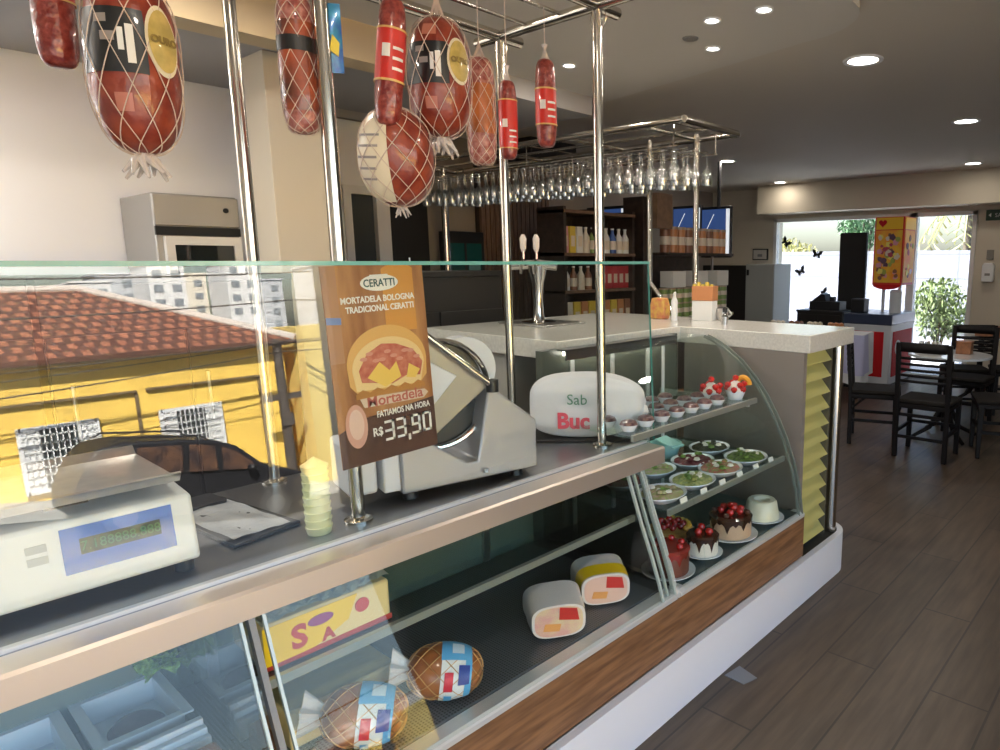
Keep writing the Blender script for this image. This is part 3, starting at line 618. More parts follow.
# =================================================================== DOWNLIGHTS
glow = mat('lamp_glow', (1, .95, .86), .5, emit=14)
def downlight(x, y, z, label, r=.075, w=9):
    t = thing('ceiling_downlight', label, 'ceiling light', (x, y, z), group='recessed ceiling lights')
    MB().lathe([(r*.86, -.006), (r*1.12, -.008), (r*1.15, -.0), (r*.86, 0)], (0, 0, 0), 28, caps=False).build('trim_ring', white, t)
    MB().lathe([(0, -.0035), (r*.88, -.0035), (r*.88, -.001)], (0, 0, 0), 28).build('lens', glow, t)
    ld = bpy.data.lights.new('lamp', 'AREA'); ld.shape = 'DISK'; ld.size = r*1.6; ld.energy = w; ld.color = (1, .97, .93) if z == 2.50 else (1, .90, .78)
    lo = bpy.data.objects.new('lamp', ld); COL.objects.link(lo); lo.parent = t; lo.location = (0, 0, -.012)
for x, y, z, r, lb in ((-1.548, 3.828, 2.65, .095, 'largest and nearest round ceiling light at the top right'), (-1.531, 5.929, 2.65, .095, 'round ceiling light at the right edge, upper of the two there'),
        (-2.073, 8.45, 2.65, .09, 'round ceiling light at the right edge nearest the far wall'), (-4.156, 6.575, 2.65, .09, 'round ceiling light above the blue menu screens'),
        (-4.652, 8.75, 2.65, .085, 'round ceiling light farthest away, above the left window'), (-1.796, 2.696, 2.615, .035, 'small ceiling light on the lowered panel, upper of a close pair'),
        (-2.013, 3.034, 2.615, .035, 'small ceiling light on the lowered panel, lower of a close pair'), (-2.794, 2.792, 2.615, .035, 'small ceiling light between the salamis and the thick post'),
        (-1.55, 2.724, 2.615, .035, 'small ceiling light cut by the photo top edge'), (-2.6, .9, 2.615, .08, 'added fill light over the serving aisle behind the hanging meats'), (-2.6, -.6, 2.615, .08, 'added fill light over the serving aisle outside the left edge'),  # unseen serving aisle lights, added to raise the indoor light
        (-.6, .5, 2.615, .08, 'added fill light over the customer side by the counter'), (-.6, 2.4, 2.615, .08, 'added fill light over the customer aisle beside the cake case'),  # customer side pair also added out of view as fill
        (-3.75, -.35, 2.50, .08, 'added soffit light brightening the white wall, nearer the left photo edge'), (-3.75, -1.4, 2.50, .08, 'added soffit light brightening the white wall, farther outside the left edge')):  # soffit pair added out of view to brighten the white wall
    downlight(x, y, z, lb, r, 30 if z == 2.50 else (3 if y > 8 else 5 if x == -.6 else 9 if r > .05 else 4))
vt = thing('ceiling_speaker', 'small dark round ceiling vent beside the pair of small lights', 'ceiling vent', (-2.015, 2.84, 2.615))
MB().lathe([(0, -.006), (.035, -.006), (.04, 0)], (0, 0, 0), 20).build('grille', mat('vent_grey', (.22, .21, .2), .6), vt)

# =================================================================== BEHIND THE COUNTER
fd = thing('upright_fridge', 'tall steel upright fridge with dark glass door behind the counter', 'fridge', (-3.80, 1.068, 0))
stf = mat('fridge_steel', (.36, .35, .33), .45, .6)
MB().box(-.48, 0, 0, .36, 0, 1.868).build('body', stf, fd, .006)
MB().box(0, .02, .0, .36, 1.72, 1.86).build('top_panel', stf, fd, .003)
dr = MB(); dr.box(0, .035, .03, .355, .15, .19); dr.box(0, .035, .03, .355, 1.63, 1.67); dr.box(0, .035, .03, .065, .19, 1.63); dr.box(0, .035, .32, .355, .19, 1.63)
d_ = dr.build('door', alu, fd, smooth=False); MB().box(.008, .02, .065, .32, .19, 1.63).build('door_glass', mat('dark_fridge_glass', (.01, .015, .015), .06, coat=1), d_)
MB().box(.0, .018, .0, .36, 1.675, 1.715).build('grille', blackm, fd); MB().tube([(.02, .30, 1.80), (.028, .30, 1.80)], .012, 12).build('lock', blackm, fd)
bcm = mat('dark_laminate', (.018, .016, .015), .4)
for y0, y1, lb in ((-2.2, .5, 'left added dark cabinet backing the glass before the white wall'), (.52, 1.40, 'added dark cabinet backing the glass in front of the upright fridge'), (1.72, 2.60, 'added dark cabinet right of the beige pillar')):  # added to block the bright wall so the glass shows its reflections
    t = thing('backdrop_cabinet', lb, 'cabinet', (-3.2, y0, 0), group='added dark cabinets behind the counter')
    MB().box(-.34, 0, 0, y1-y0, .08, 1.47).build('body', bcm, t, .003); MB().box(-.35, .01, 0, y1-y0, 1.47, 1.50).build('top', bcm, t, .003); MB().box(-.32, -.03, .02, y1-y0-.02, 0, .08).build('kick', blackm, t)
    n_ = max(2, round((y1-y0)/.45))
    for i in range(n_):
        a = (y1-y0)*i/n_; d_ = MB().box(0, .016, a+.006, a+(y1-y0)/n_-.006, .10, 1.28).build('door', bcm, t, .002); MB().tube([(.03, a+.06, .9), (.03, a+.06, 1.1)], .006, 8).build('handle', steel, d_)
# white doorway with dark panes, right of the pillar
dw = thing('glazed_doors', 'white framed doors with dark panes left of the oven', 'door', (-5.06, 2.62, 0))
f_ = MB(); f_.box(-.03, .05, 0, .80, 2.06, 2.12); f_.box(-.03, .05, 0, .06, 0, 2.06); f_.box(-.03, .05, .26, .37, 0, 2.06); f_.build('frame', mat('door_white', (.72, .72, .72), .5), dw)
MB().box(-.02, .0, .06, .26, 0, 2.06).build('pane', mat('smoky_glass', (.06, .07, .075), .1), dw); MB().box(-.02, .0, .37, .74, 0, 2.06).build('pane', mat('opening_black', (.012, .012, .012), .5), dw)  # darkness of the opening put into the second pane's black
MB().box(-.035, -.02, 0, .80, 2.12, 2.6).build('overlight', mat('overlight_white', (.8, .8, .82), .5), dw)
tag(MB().tube([(-4.9, 3.42, 0), (-4.9, 3.42, 2.3)], .03, 12).build('aisle_post', brass_s), 'thin steel upright between the dark doors and the oven', 'post')
ov = thing('wall_oven', 'black framed oven with teal glass door left of the slatted wood', 'oven', (-5.0, 3.47, .75))
MB().box(-.08, .02, 0, .40, 0, 1.06).build('housing', black, ov, .005); tl_ = mat('teal_glass', (.02, .10, .10), .08, coat=1)
MB().box(.02, .03, .04, .36, .38, .96).build('door_glass', tl_, ov); MB().box(.03, .034, .18, .20, .38, .96).build('door_bar', black, ov); MB().box(.03, .034, .22, .34, .45, .80).build('bright_pane', mat('pale_teal', (.20, .42, .45), .2, coat=.5), ov)
MB().box(.0, .10, 0, .40, .20, .34).build('drop_shelf', cream, ov)
sw_ = thing('slatted_panel', 'brown slatted wood wall panel behind the beer tap', 'wall panel', (-5.0, 3.86, 0))
MB().box(-.08, -.02, 0, .82, 0, 2.45).build('backing', darkw, sw_)
for i in range(16): MB().box(-.02, .01, i*.0515, i*.0515+.042, 0, 2.45).build('slat', slatw, sw_)
tag(MB().box(-5.06, -4.7, 4.20, 4.78, 2.45, 2.648).build('air_unit', black, bevel=.01), 'black box under the ceiling behind the rightmost salami', 'box')
# shelving with goods
su = thing('bar_shelving', 'dark wood shelving with goods behind the wine glasses', 'shelf', (-4.35, 3.95, 0))
for y in (0, .40, .87): MB().box(0, .30, y, y+.03, 0, 2.0).build('upright', darkw, su)
for z in (.95, 1.29, 1.60, 1.95): MB().box(0, .31, 0, .90, z, z+.025).build('shelf_board', midw, su)
MB().box(-.02, 0, 0, .90, 0, 2.0).build('back_board', darkw, su)
tag(MB().box(-4.30, -4.05, 4.98, 5.10, 0, 2.15).build('dark_post', darkw, bevel=.003), 'dark wooden post right of the shelving, from floor to lamp height', 'post')
tag(MB().box(-4.02, -3.92, 5.02, 5.26, 1.86, 2.18).build('wood_box', mat('light_brown_wood', (.20, .12, .07), .5, noise=.15), bevel=.003), 'brown wooden box fixed high on the dark post', 'box')
ws = thing('bracket_shelves', 'two long shelves of tins right of the dark post', 'shelf', (-4.2, 5.2, 0))
MB().box(0, .26, 0, 1.20, 1.61, 1.64).build('upper_board', darkw, ws); MB().box(0, .26, 0, 1.22, .98, 1.005).build('lower_board', steel, ws)
for y in (.05, 1.15): MB().box(.0, .02, y, y+.02, 0, 1.64).build('bracket', steel, ws)
MB().box(-.03, -.01, 0, .80, 0, 1.62).build('back_board', darkw, ws)
PC = {'orange': (.55, .22, .08), 'cream': (.70, .62, .50), 'green': (.20, .30, .08), 'red': (.50, .03, .04), 'blue': (.05, .12, .38), 'white': (.75, .74, .70), 'yellow': (.70, .50, .06), 'brown': (.25, .10, .05), 'pink': (.62, .30, .30)}
protos = {}
def tin(kind, colr, H_=.22, R_=.04):
    key = (kind, colr, H_, R_)
    if key in protos: return None, protos[key]
    t = thing(kind, '', 'tin' if kind == 'food_tin' else ('bottle' if kind == 'small_bottle' else 'packet'), (0, 0, 0))
    m = mat('goods_'+colr, PC[colr], .4, coat=.3)
    if kind == 'food_tin':
        MB().lathe([(R_, 0), (R_, H_*.9)], (0, 0, 0), 16).build('body', m, t); MB().lathe([(R_*1.03, H_*.9), (R_*1.03, H_), (0, H_)], (0, 0, 0), 16).build('lid', mat('goods_lid', (.40, .30, .22), .4), t)
        MB().lathe([(R_*1.02, H_*.3), (R_*1.02, H_*.62)], (0, 0, 0), 16).build('label_band', mat('goods_label', (.70, .60, .48), .5), t)
    elif kind == 'small_bottle':
        MB().lathe([(R_, 0), (R_, H_*.6), (R_*.4, H_*.8), (R_*.38, H_*.94)], (0, 0, 0), 14).build('body', m, t); MB().lathe([(R_*.45, H_*.94), (R_*.45, H_), (0, H_)], (0, 0, 0), 12).build('cap', MATS.get('goods_white') or mat('goods_white', PC['white'], .4, coat=.3), t)
        MB().lathe([(R_*1.03, H_*.15), (R_*1.03, H_*.5)], (0, 0, 0), 14).build('label_band', mat('goods_label', (.70, .60, .48), .5), t)
    else:
        MB().prism([(-R_, 0), (R_, 0), (R_*1.08, H_*.45), (R_*.9, H_*.92), (R_*.95, H_), (-R_*.95, H_), (-R_*.9, H_*.92), (-R_*1.08, H_*.45)], 'x', -R_*.5, R_*.5).build('pouch', m, t, .004)
        MB().box(R_*.5, R_*.5+.002, -R_*.6, R_*.6, H_*.25, H_*.65).build('printed_patch', mat('goods_label', (.70, .60, .48), .5), t)
    protos[key] = t; return t, t
def goods(kind, colr, x, y, z, label, group, H_=.22, R_=.04):
    new, p = tin(kind, colr, H_, R_)
    if new is not None: p.location = (x, y, z); p['label'] = label; p['group'] = group; return p
    return dup(p, (x, y, z), None, label, group)
for i in range(9): goods('food_tin', 'orange' if i % 3 else 'brown', -4.04, 5.30+i*.125, 1.64, 'tall brown and orange tin in the row on the upper shelf by the blue screens', 'tins on the upper bracket shelf', .25, .052)
for i in range(10): goods('food_tin', 'green', -4.04, 5.28+i*.118, 1.005, 'green banded tin in the row on the lower shelf, bottom layer', 'green tins in the bottom layer', .145, .048)
for i in range(10): goods('food_tin', 'green', -4.04, 5.28+i*.118, 1.151, 'green banded tin stacked on another in the lower shelf row', 'green tins in the top layer', .145, .048)
seqA = ['pink', 'yellow', 'white', 'cream', 'green', 'yellow', 'white', 'blue', 'white', 'white']
for i, c in enumerate(seqA): goods('food_packet' if i < 3 else 'small_bottle', c, -4.12, 4.02+i*.086, 1.625, '%s %s on the upper board of the dark shelving' % (c, 'packet' if i < 3 else 'bottle'), 'goods on the upper board', .22, .036)
for i in range(6): goods('food_packet', 'red', -4.12, 4.40+i*.08, 1.315, 'bright red packet in the row at the middle of the dark shelving', 'red packets on the middle board', .20, .038)
for i, c in enumerate(['white', 'brown', 'cream', 'brown']): goods('small_bottle', c, -4.12, 4.03+i*.09, 1.315, '%s bottle on the middle board, left of the red packets' % c, 'bottles on the middle board', .20, .034)
for i, c in enumerate(['cream', 'yellow', 'orange', 'yellow', 'green', 'orange', 'yellow', 'orange', 'brown']): goods('food_packet', c, -4.10, 4.03+i*.094, .975, '%s packet on the lowest board just over the bar top' % c, 'packets on the lowest board', .24, .042)
for i, (y, c) in enumerate(((5.35, 'white'), (5.75, 'white'), (6.15, 'white'))):
    tag(MB().box(-4.14, -3.98, y, y+.22, 1.30, 1.46).build('white_carton', paper, bevel=.004), ['white carton nearest the dark post, on the green tins', 'middle white carton on the green tins', 'white carton farthest from the dark post, on the green tins'][i], 'carton', 'white cartons on the green tins')
# menu screens
scr = mat('screen_blue', (.035, .075, .22), .2, emit=.7); scw = mat('screen_white', (.8, .85, .9), .3, emit=.8)
def screen(x0, x1, y, z0, z1, label, rod=None):
    t = thing('menu_screen', label, 'screen', (x0, y, z0)); w, h = x1-x0, z1-z0
    MB().box(0, w, 0, .05, 0, h).build('casing', black, t, .006); p = MB().box(.015, w-.06, -.004, 0, .02, h-.03).build('display', scr, t, smooth=False)
    MB().box(w-.055, w-.012, -.005, 0, .02, h-.03).build('bright_strip', scw, t, smooth=False)
    MB().tube([(.08, -.006, h*.55), (w*.45, -.006, h*.85)], .004, 4).build('diagonal_line', scw, p)
    if rod is not None: MB().tube([(rod, .025, h), (rod, .025, 2.65-z0)], .02, 8).build('ceiling_rod', black, t)
screen(-4.86, -4.46, 6.52, 1.62, 2.19, 'left half blue menu screen right of the brown wooden box', None)
screen(-4.44, -4.05, 6.50, 1.60, 2.16, 'right blue menu screen hung from a ceiling rod', .22)
screen(-4.95, -4.42, 5.16, 1.62, 2.10, 'blue menu screen seen between the thick post and the dark post', .1)
gc = thing('grey_locker', 'pale grey locker cabinet below the framed picture', 'cabinet', (-5.08, 8.6, 0)); gcm = mat('locker_grey', (.36, .37, .35), .6)
MB().box(0, .46, 0, .5, 0, 1.52).build('body', gcm, gc, .006); d_ = MB().box(.01, .45, -.012, 0, .03, 1.50).build('door', gcm, gc, .003); MB().box(.03, .06, -.03, -.012, 1.36, 1.44).build('lock', black, d_)
tag(MB().box(-5.9, -5.10, 8.7, 9.2, 0, 1.5).build('dark_cupboard', bcm, bevel=.005), 'dark cupboard left of the pale grey locker', 'cupboard')
pf = thing('framed_picture', 'small framed picture on the far wall left of the window', 'picture', (-5.42, 9.38, 1.58))
MB().box(0, .26, -.01, .02, 0, .17).build('frame', black, pf); MB().box(.015, .245, -.013, -.01, .015, .155).build('print', mat('print_beige', (.50, .47, .42), .6), pf); MB().box(.09, .17, -.015, -.013, .05, .09).build('dark_mark', mat('print_grey', (.2, .2, .2), .6), pf)

# wine glass rack on the bar
gr = thing('wine_glass_rack', 'steel tube rack over the bar holding hanging wine glasses', 'rack', (-2.2, 3.05, 1.23))
zt = 1.07
for p in ([(0, 0, zt), (0, .55, zt), (-2.75, .55, zt), (-2.75, 0, zt), (0, 0, zt)], ): MB().tube(p, .02, 12).build('top_frame', brass_s, gr)
for x in (-.30, -.9, -1.7): MB().tube([(x, 0, zt), (x, .55, zt)], .014, 10).build('crossbar', brass_s, gr)
MB().tube([(0, .28, zt), (-2.75, .28, zt)], .01, 8).build('middle_bar', brass_s, gr)
for x in (-.555, -.195): p_ = MB().tube([(x+.175, .40, 0), (x+.165, .40, .02), (x, .40, .19), (x, .40, zt)], .018, 14).build('post', brass_s, gr); MB().lathe([(0, 0), (.035, 0), (.035, .008)], (x+.175, .40, 0), 14).build('base_flange', brass_s, p_)
for k in range(5): MB().tube([(-.08, .05+.1*k, zt-.12), (-2.6, .05+.1*k, zt-.12)], .004, 6).build('hanger_rail', brass_s, gr)
for x in (-.1, -1.3, -2.55): MB().tube([(x, .04, zt-.12), (x, .04, zt), (x, .46, zt), (x, .46, zt-.12)], .005, 6).build('hanger', brass_s, gr)
g0 = MB().lathe([(.034, 0), (.034, -.002), (.005, -.006), (.004, -.075), (.010, -.085), (.028, -.105), (.036, -.135), (.033, -.175), (.030, -.190), (.0285, -.190), (.031, -.172), (.034, -.135), (.026, -.108), (.006, -.088), (0, -.087)], (0, 0, 0), 14).build('wine_glass', g_wine)
firstg = True
for row in range(4):
    for i in range(30):
        if firstg: o = g0; firstg = False
        else: o = g0.copy(); COL.objects.link(o)
        o.location = (-2.34-i*.083+.02*(row % 2), 3.15+.1*row, 2.174); o.scale = (1, 1, .9+.12*((i*7+row*3) % 4)/3)
        tag(o, 'clear wine glass hanging upside down in the %s row of the rack' % ['front', 'second', 'third', 'back'][row], 'wine glass', 'wine glasses hanging in the %s row' % ['front', 'second', 'third', 'back'][row])
# bar things
tp = thing('beer_tap', 'chrome beer tap column with two pale handles on the bar', 'beer tap', (-2.66, 2.40, 1.23))
MB().lathe([(.09, 0), (.09, .012), (.035, .02), (.028, .05), (.024, .12), (.03, .2), (.045, .27), (.05, .30), (.0, .31)], (0, 0, 0), 20).build('column', chrome, tp)
MB().tube([(-.14, -.10, .30), (0, 0, .31), (.08, .06, .30)], .025, 12).build('head', chrome, tp)
for k in (0, 1):
    c = Vector((-.06+.055*k, -.04+.04*k, .31)); s_ = MB().tube([c, c+Vector((0, 0, .06))], .006, 8).build('tap_stem', chrome, tp)
    MB().lathe([(.008, .06), (.016, .08), (.018, .13), (.008, .15), (0, .15)], c, 12).build('tap_handle', mat('pale_handle', (.7, .62, .55), .4), tp)
    MB().tube([c+Vector((0, 0, .02)), c+Vector((.05, -.06, .01)), c+Vector((.055, -.066, -.05))], .008, 8).build('spout', chrome, tp)
MB().box(-.16, .20, -.14, .14, 0, .012).build('drip_tray', steel, tp, .003)
nb = thing('orange_carton', 'orange and white carton standing on the bar between the rack feet', 'box', (-2.10, 3.12, 1.23), (0, 0, .2))
MB().box(-.06, .06, -.04, .04, 0, .11).build('lower', paper, nb, .003); MB().box(-.062, .062, -.042, .042, .11, .19).build('orange_top', mat('goods_orange', PC['orange'], .4), nb, .003)
for k in range(5): MB().tube([(-.05+.025*k, -.03, .19), (-.05+.025*k, -.03, .20+.012*(k % 2))], .011, 8).build('flap', mat('goods_yellow', PC['yellow'], .4), nb)
wb_ = thing('white_dispenser', 'slim white dispenser bottle left of the orange carton on the bar', 'bottle', (-2.22, 3.00, 1.23)); MB().lathe([(.018, 0), (.018, .11), (.008, .13), (.008, .15)], (0, 0, 0), 14).build('body', plasticw, wb_); MB().tube([(0, 0, .15), (.02, -.02, .155)], .006, 8).build('nozzle', plasticw, wb_)
bg = thing('pink_candy_bag', 'pinkish orange bag on the bar beside the rack foot', 'bag', (-2.36, 3.05, 1.23)); MB().prism([(-.05, 0), (.05, 0), (.055, .06), (.04, .12), (-.04, .12), (-.055, .06)], 'y', -.03, .03).build('bag', mat('candy', (.60, .20, .10), .4, col2=(.70, .45, .10), nscale=30), bg, .008)
bt = thing('small_dark_pump', 'small dark bottle where the two bar slabs meet', 'bottle', (-1.88, 2.98, 1.23)); MB().lathe([(.016, 0), (.018, .04), (.01, .05), (.008, .062)], (0, 0, 0), 14).build('body', mat('steel_shaker', (.5, .5, .5), .2, 1), bt); MB().lathe([(.012, .062), (.012, .085), (0, .09)], (0, 0, 0), 12).build('cap', black, bt)
tg = thing('metal_jug', 'rounded pale jug beyond the small dark bottle on the bar', 'jug', (-2.02, 3.18, 1.23)); MB().lathe([(.03, 0), (.042, .03), (.035, .065), (.02, .075)], (0, 0, 0), 16).build('body', steel, tg); MB().tube([(.035, 0, .02), (.06, 0, .035), (.035, 0, .06)], .005, 8).build('handle', steel, tg)

# =================================================================== WORKTOP THINGS
sc = thing('digital_scale', 'white digital scale with blue display at left of the worktop', 'scale', (-1.60, .09, .90))
MB().prism([(0, .025), (-.02, .165), (-.20, .18), (-.27, .16), (-.27, .025)], 'y', 0, .375).build('body', plasticw, sc, .008)
def SF(y, z, d=.001): # on sloped face
    return Vector((-.02*(z-.025)/.14+d, y, z))
def sfq(name, m, y0, y1, z0, z1, d, par): 
    mb = MB(); mb.add([SF(y0, z0, d), SF(y1, z0, d), SF(y1, z1, d), SF(y0, z1, d), SF(y0, z0, d-.002), SF(y1, z0, d-.002), SF(y1, z1, d-.002), SF(y0, z1, d-.002)], [(0, 1, 2, 3), (7, 6, 5, 4), (0, 4, 5, 1), (1, 5, 6, 2), (2, 6, 7, 3), (3, 7, 4, 0)]); return mb.build(name, m, par, smooth=False)
dp = sfq('display_panel', mat('display_blue', (.03, .16, .58), .3, coat=.5), .155, .335, .065, .152, .0015, sc)
sfq('number_window', mat('lcd_dark', (.02, .07, .07), .2), .182, .312, .098, .128, .0025, dp)
text('digits', '7.188888.888', .026, mat('lcd_green', (.05, .22, .12), .4), dp, lambda x, y, z: SF(.247+x*.92, .113+y, .0042+z*.5))
for k in (0, 1): sfq('sticker', mat('sticker_grey', (.55, .55, .52), .5), .105, .135, .098+.022*k, .112+.022*k, .002, sc)
for y in (.02, .33):
    for x in (-.03, -.24): MB().lathe([(.018, 0), (.018, .025)], (x, y+.02, 0), 12).build('foot', black, sc)
pm = MB(); pm.prism([(-.33, .195), (-.03, .195), (-.015, .215), (-.02, .218), (-.035, .20), (-.325, .20), (-.345, .218), (-.35, .215)], 'y', -.0, .36); pm.build('weighing_pan', steel, sc)
MB().box(-.2, -.1, .15, .22, .17, .196).build('pan_support', black, sc)
pt = thing('plastic_tray', 'black shallow tray lined with crinkled grey sheets beside the scale', 'tray', (-1.65, .545, .90), (0, 0, .12))
MB().prism([(-.34, .01), (0, 0), (-.02, .17), (-.38, .16)], 'z', 0, .010).build('base', black, pt, .003)
MB().grid(lambda u, v: Vector((-.03-.31*u, .015+.135*v, .012+.003*math.sin(7*u+9*v)*math.cos(5*u-3*v)+random.uniform(0, .0016))), 22, 14).build('crinkled_sheet', mat('grey_sheet', (.42, .43, .45), .35, coat=.4, bump=.5, bscale=30), pt)
B('back_clip', black, pt, -.40, -.31, .05, .14, .010, .022, .002)
cup = thing('cup_stack', 'tall pale yellow stack of plastic cups below the poster corner', 'cups', (-1.60, .715, .90))
cs = mat('cup_pale', (.72, .70, .42), .35, col2=(.62, .66, .36), nscale=12, coat=.4)
pr_ = [(.026, 0)]
for k in range(9): pr_ += [(.0275, .004+.019*k), (.031, .019+.019*k), (.0285, .0195+.019*k)]
MB().lathe(pr_+[(.0, .192)], (0, 0, 0), 24).build('cups', cs, cup)

# slicer
sg = math.atan2(.08, .38)
sl_ = thing('meat_slicer', 'grey steel meat slicer partly hidden by the hanging poster', 'slicer', (-1.63, .96, .90), (0, 0, PI/2-sg))
# local x along the counter, local y points away from the customer, z up
gsl = mat('slicer_alloy', (.42, .42, .44), .38, .4); 
MB().prism([(0, .02), (.42, .02), (.42, .17), (.28, .285), (.262, .28), (.222, .075), (.19, .075), (.02, .20), (0, .195)], 'y', 0, .22).build('body', gsl, sl_, .006)
MB().box(-.045, -.0, .01, .20, .03, .20).build('side_column', mat('slicer_white', (.7, .71, .74), .4), sl_, .005)
MB().box(-.13, -.055, .03, .20, .03, .17).build('rear_block', MATS['slicer_white'], sl_, .01)
for x in (.03, .36, .02, .38): pass
for x, y in ((.03, .03), (.36, .03), (.05, .19), (.38, .19)): MB().lathe([(.022, 0), (.016, .03)], (x, y, 0), 14).build('foot', black, sl_)
# blade with guard ring
def disc(name, cx, cz, r, y0, y1, m, par=sl_, n=40): return MB().tube([(cx, y0, cz), (cx, y1, cz)], r, n).build(name, m, par)
bl = disc('blade_cover', .135, .275, .150, .07, .10, mat('blade_dark', (.05, .055, .06), .25, .6))
MB().tube([(.135+.155*math.cos(a), .055, .275+.155*math.sin(a)) for a in [2*PI*i/40 for i in range(41)]], .008, 8).build('blade_ring', chrome, bl)
disc('hub', .135, .275, .02, .05, .07, chrome, bl)
# tilted transparent-grey product plate and push rod
plm = mat('plate_tan_steel', (.34, .32, .28), .4, .4)
MB().prism([(-.12, .40), (-.05, .56), (.265, .295), (.09, .165), (-.10, .20)], 'y', .0, .012).build('product_plate', plm, sl_, .003)
MB().prism([(-.09, .49), (.165, .335), (.05, .215), (-.12, .22)], 'y', -.014, -.004).build('white_carriage', MATS['slicer_white'], sl_, .003)
MB().tube([(.02, -.016, .335), (.02, -.024, .335)], .006, 10).build('screw', black, sl_)
MB().tube([(-.06, -.012, .575), (.275, -.012, .292)], .010, 12).build('slide_rod', chrome, sl_); MB().tube([(-.05, -.03, .567), (.01, -.03, .516)], .02, 14).build('grip', plasticw, sl_)
MB().lathe([(.0, -.02), (.018, -.018), (.018, .018), (0, .02)], (.272, -.01, .295), 14).build('rod_knob', black, sl_)
MB().lathe([(0, -.008), (.01, -.006), (.01, .006), (0, .008)], (.24, -.008, .045), 10).build('screw', chrome, sl_)
dm = MB().tube([(.24, .10, .33), (.24, .16, .33)], .10, 28).build('rear_guard', MATS['slicer_white'], sl_)

# white covered bundle with red and green lettering
bn = thing('white_bread_bag', 'white paper bag with red and green lettering lying on the worktop', 'bag', (-1.735, 1.80, .90), (0, 0, math.radians(38)))
bagm = mat('bag_paper', (.74, .74, .76), .55, bump=.35, bscale=18)
def bagP(u, v, off=0):
    a = 2*PI*u; s1 = math.sin(PI*v); e = .55
    cx = -math.cos(PI*v); X = .215*math.copysign(abs(cx)**.8, cx)
    w = max(0, s1)**.45
    y = .085*w*math.copysign(abs(math.cos(a))**e, math.cos(a)); z = .118*w*math.copysign(abs(math.sin(a))**e, math.sin(a))
    z = max(z, -.112); k = 1+.03*math.sin(9*u*2*PI+4*v)*s1
    z2 = z*k*(1-.22*max(0, X/.205)**2)
    return Vector((X, y*k+(off if y > 0 else -off), z2+.121))
MB().grid(lambda u, v: bagP(u, v), 48, 30).build('bag', bagm, bn, angle=70)
for i, (dx, dz) in enumerate(((.205, .10), (.21, .06), (.195, .13))): MB().lathe([(0, -.03), (.018, -.02), (.025, 0), (.018, .02), (0, .03)], (dx, -.02+.02*i, dz), 12).build('crumpled_end', bagm, bn)
face = lambda x, y, z: Vector((x, -.0895-z-.002*math.cos(x*9), y))
text('red_lettering', 'Buc', .080, mat('bag_red', (.72, .08, .12), .5), bn, lambda x, y, z: face(-.045+x, .075+y, z), .003)
text('green_lettering', 'Sab', .055, mat('bag_green', (.10, .25, .16), .5), bn, lambda x, y, z: face(-.03+x, .155+y, z), .0)
B('dark_board', bcm, bn, -.21, .21, -.10, .09, .0, .006, .002)

# =================================================================== CAKES AND DESSERTS
plate_m = mat('plate_white', (.72, .75, .80), .2, coat=.5); choc = mat('chocolate', (.055, .018, .010), .25, coat=.6); sponge = mat('cream_sponge', (.62, .42, .28), .6)
creamm = mat('whipped_cream', (.80, .74, .66), .5); straw = mat('strawberry', (.50, .02, .015), .25, coat=.5, noise=.3, nscale=120)
leaf = mat('leaf_green', (.16, .26, .05), .5, noise=.4, nscale=60)
def plate(t, r, m=plate_m): return MB().lathe([(r*.55, 0), (r*.62, .004), (r, .014), (r, .017), (r*.6, .008), (0, .008)], (0, 0, 0), 28).build('plate', m, t)
def berries(t, pts, r=.014, m=straw, name='strawberry'):
    for (x, y, z) in pts: MB().lathe([(0, -r), (r*.6, -r*.6), (r, .1*r), (r*.75, r*.7), (0, r)], (x, y, z), 10).build(name, m, t)
def cake(loc, r, h, label, side=sponge, topm=choc, drips=True, toppings=None, cat='cake'):
    t = thing('layer_cake', label, cat, loc); plate(t, r*1.32)
    MB().lathe([(r*.97, .009), (r, .015), (r, h*.93), (r*.96, h), (0, h+.001)], (0, 0, 0), 36).build('sponge', side, t)
    if topm:
        mb = MB(); n = 48; prof = []
        rnd = random.Random(int(r*1000)); ds = [h*(.22+.55*rnd.random()*(1 if k % 2 else .25)) for k in range(16)]
        vs = []; 
        for k in range(n):
            a = 2*PI*k/n; q = k*16/n; i0 = int(q) % 16; f_ = q-int(q); d = ds[i0]*(1-f_)**2+ds[(i0+1) % 16]*f_**2 if drips else h*.1
            vs.append(((r+.003)*math.cos(a), (r+.003)*math.sin(a), max(.015, h-d)))
        for k in range(n): a = 2*PI*k/n; vs.append(((r+.004)*math.cos(a), (r+.004)*math.sin(a), h-.002))
        for k in range(n): a = 2*PI*k/n; vs.append((r*.93*math.cos(a), r*.93*math.sin(a), h+.006))
        vs.append((0, 0, h+.005)); mb.add(vs, [(j*n+k, j*n+(k+1) % n, (j+1)*n+(k+1) % n, (j+1)*n+k) for j in (0, 1) for k in range(n)]+[(2*n+k, 2*n+(k+1) % n, 3*n) for k in range(n)])
        mb.build('icing', topm, t)
    if toppings: toppings(t, r, h)
    return t
def topA(t, r, h):
    berries(t, [(.5*r*math.cos(a), .5*r*math.sin(a), h+.018) for a in (0, .9, 1.8, 2.9, 4, 5.2)]+[(0, 0, h+.034), (.02, -.01, h+.032)], .016)
    berries(t, [(.8*r*math.cos(a), .8*r*math.sin(a), h+.012) for a in (.4, 2.3, 3.6, 5)], .012, mat('choc_ball', (.12, .04, .02), .4), 'chocolate_ball')
cake((-1.385, 2.27, .436), .085, .095, 'pale layer cake with chocolate drips and red berries beside the white pudding', toppings=topA)
cake((-1.372, 2.045, .436), .060, .085, 'smaller dark chocolate cake with white fingers and berries, between two larger cakes', side=creamm, toppings=lambda t, r, h: berries(t, [(.03, 0, h+.015), (-.02, .02, h+.015), (0, -.03, h+.015)], .016))
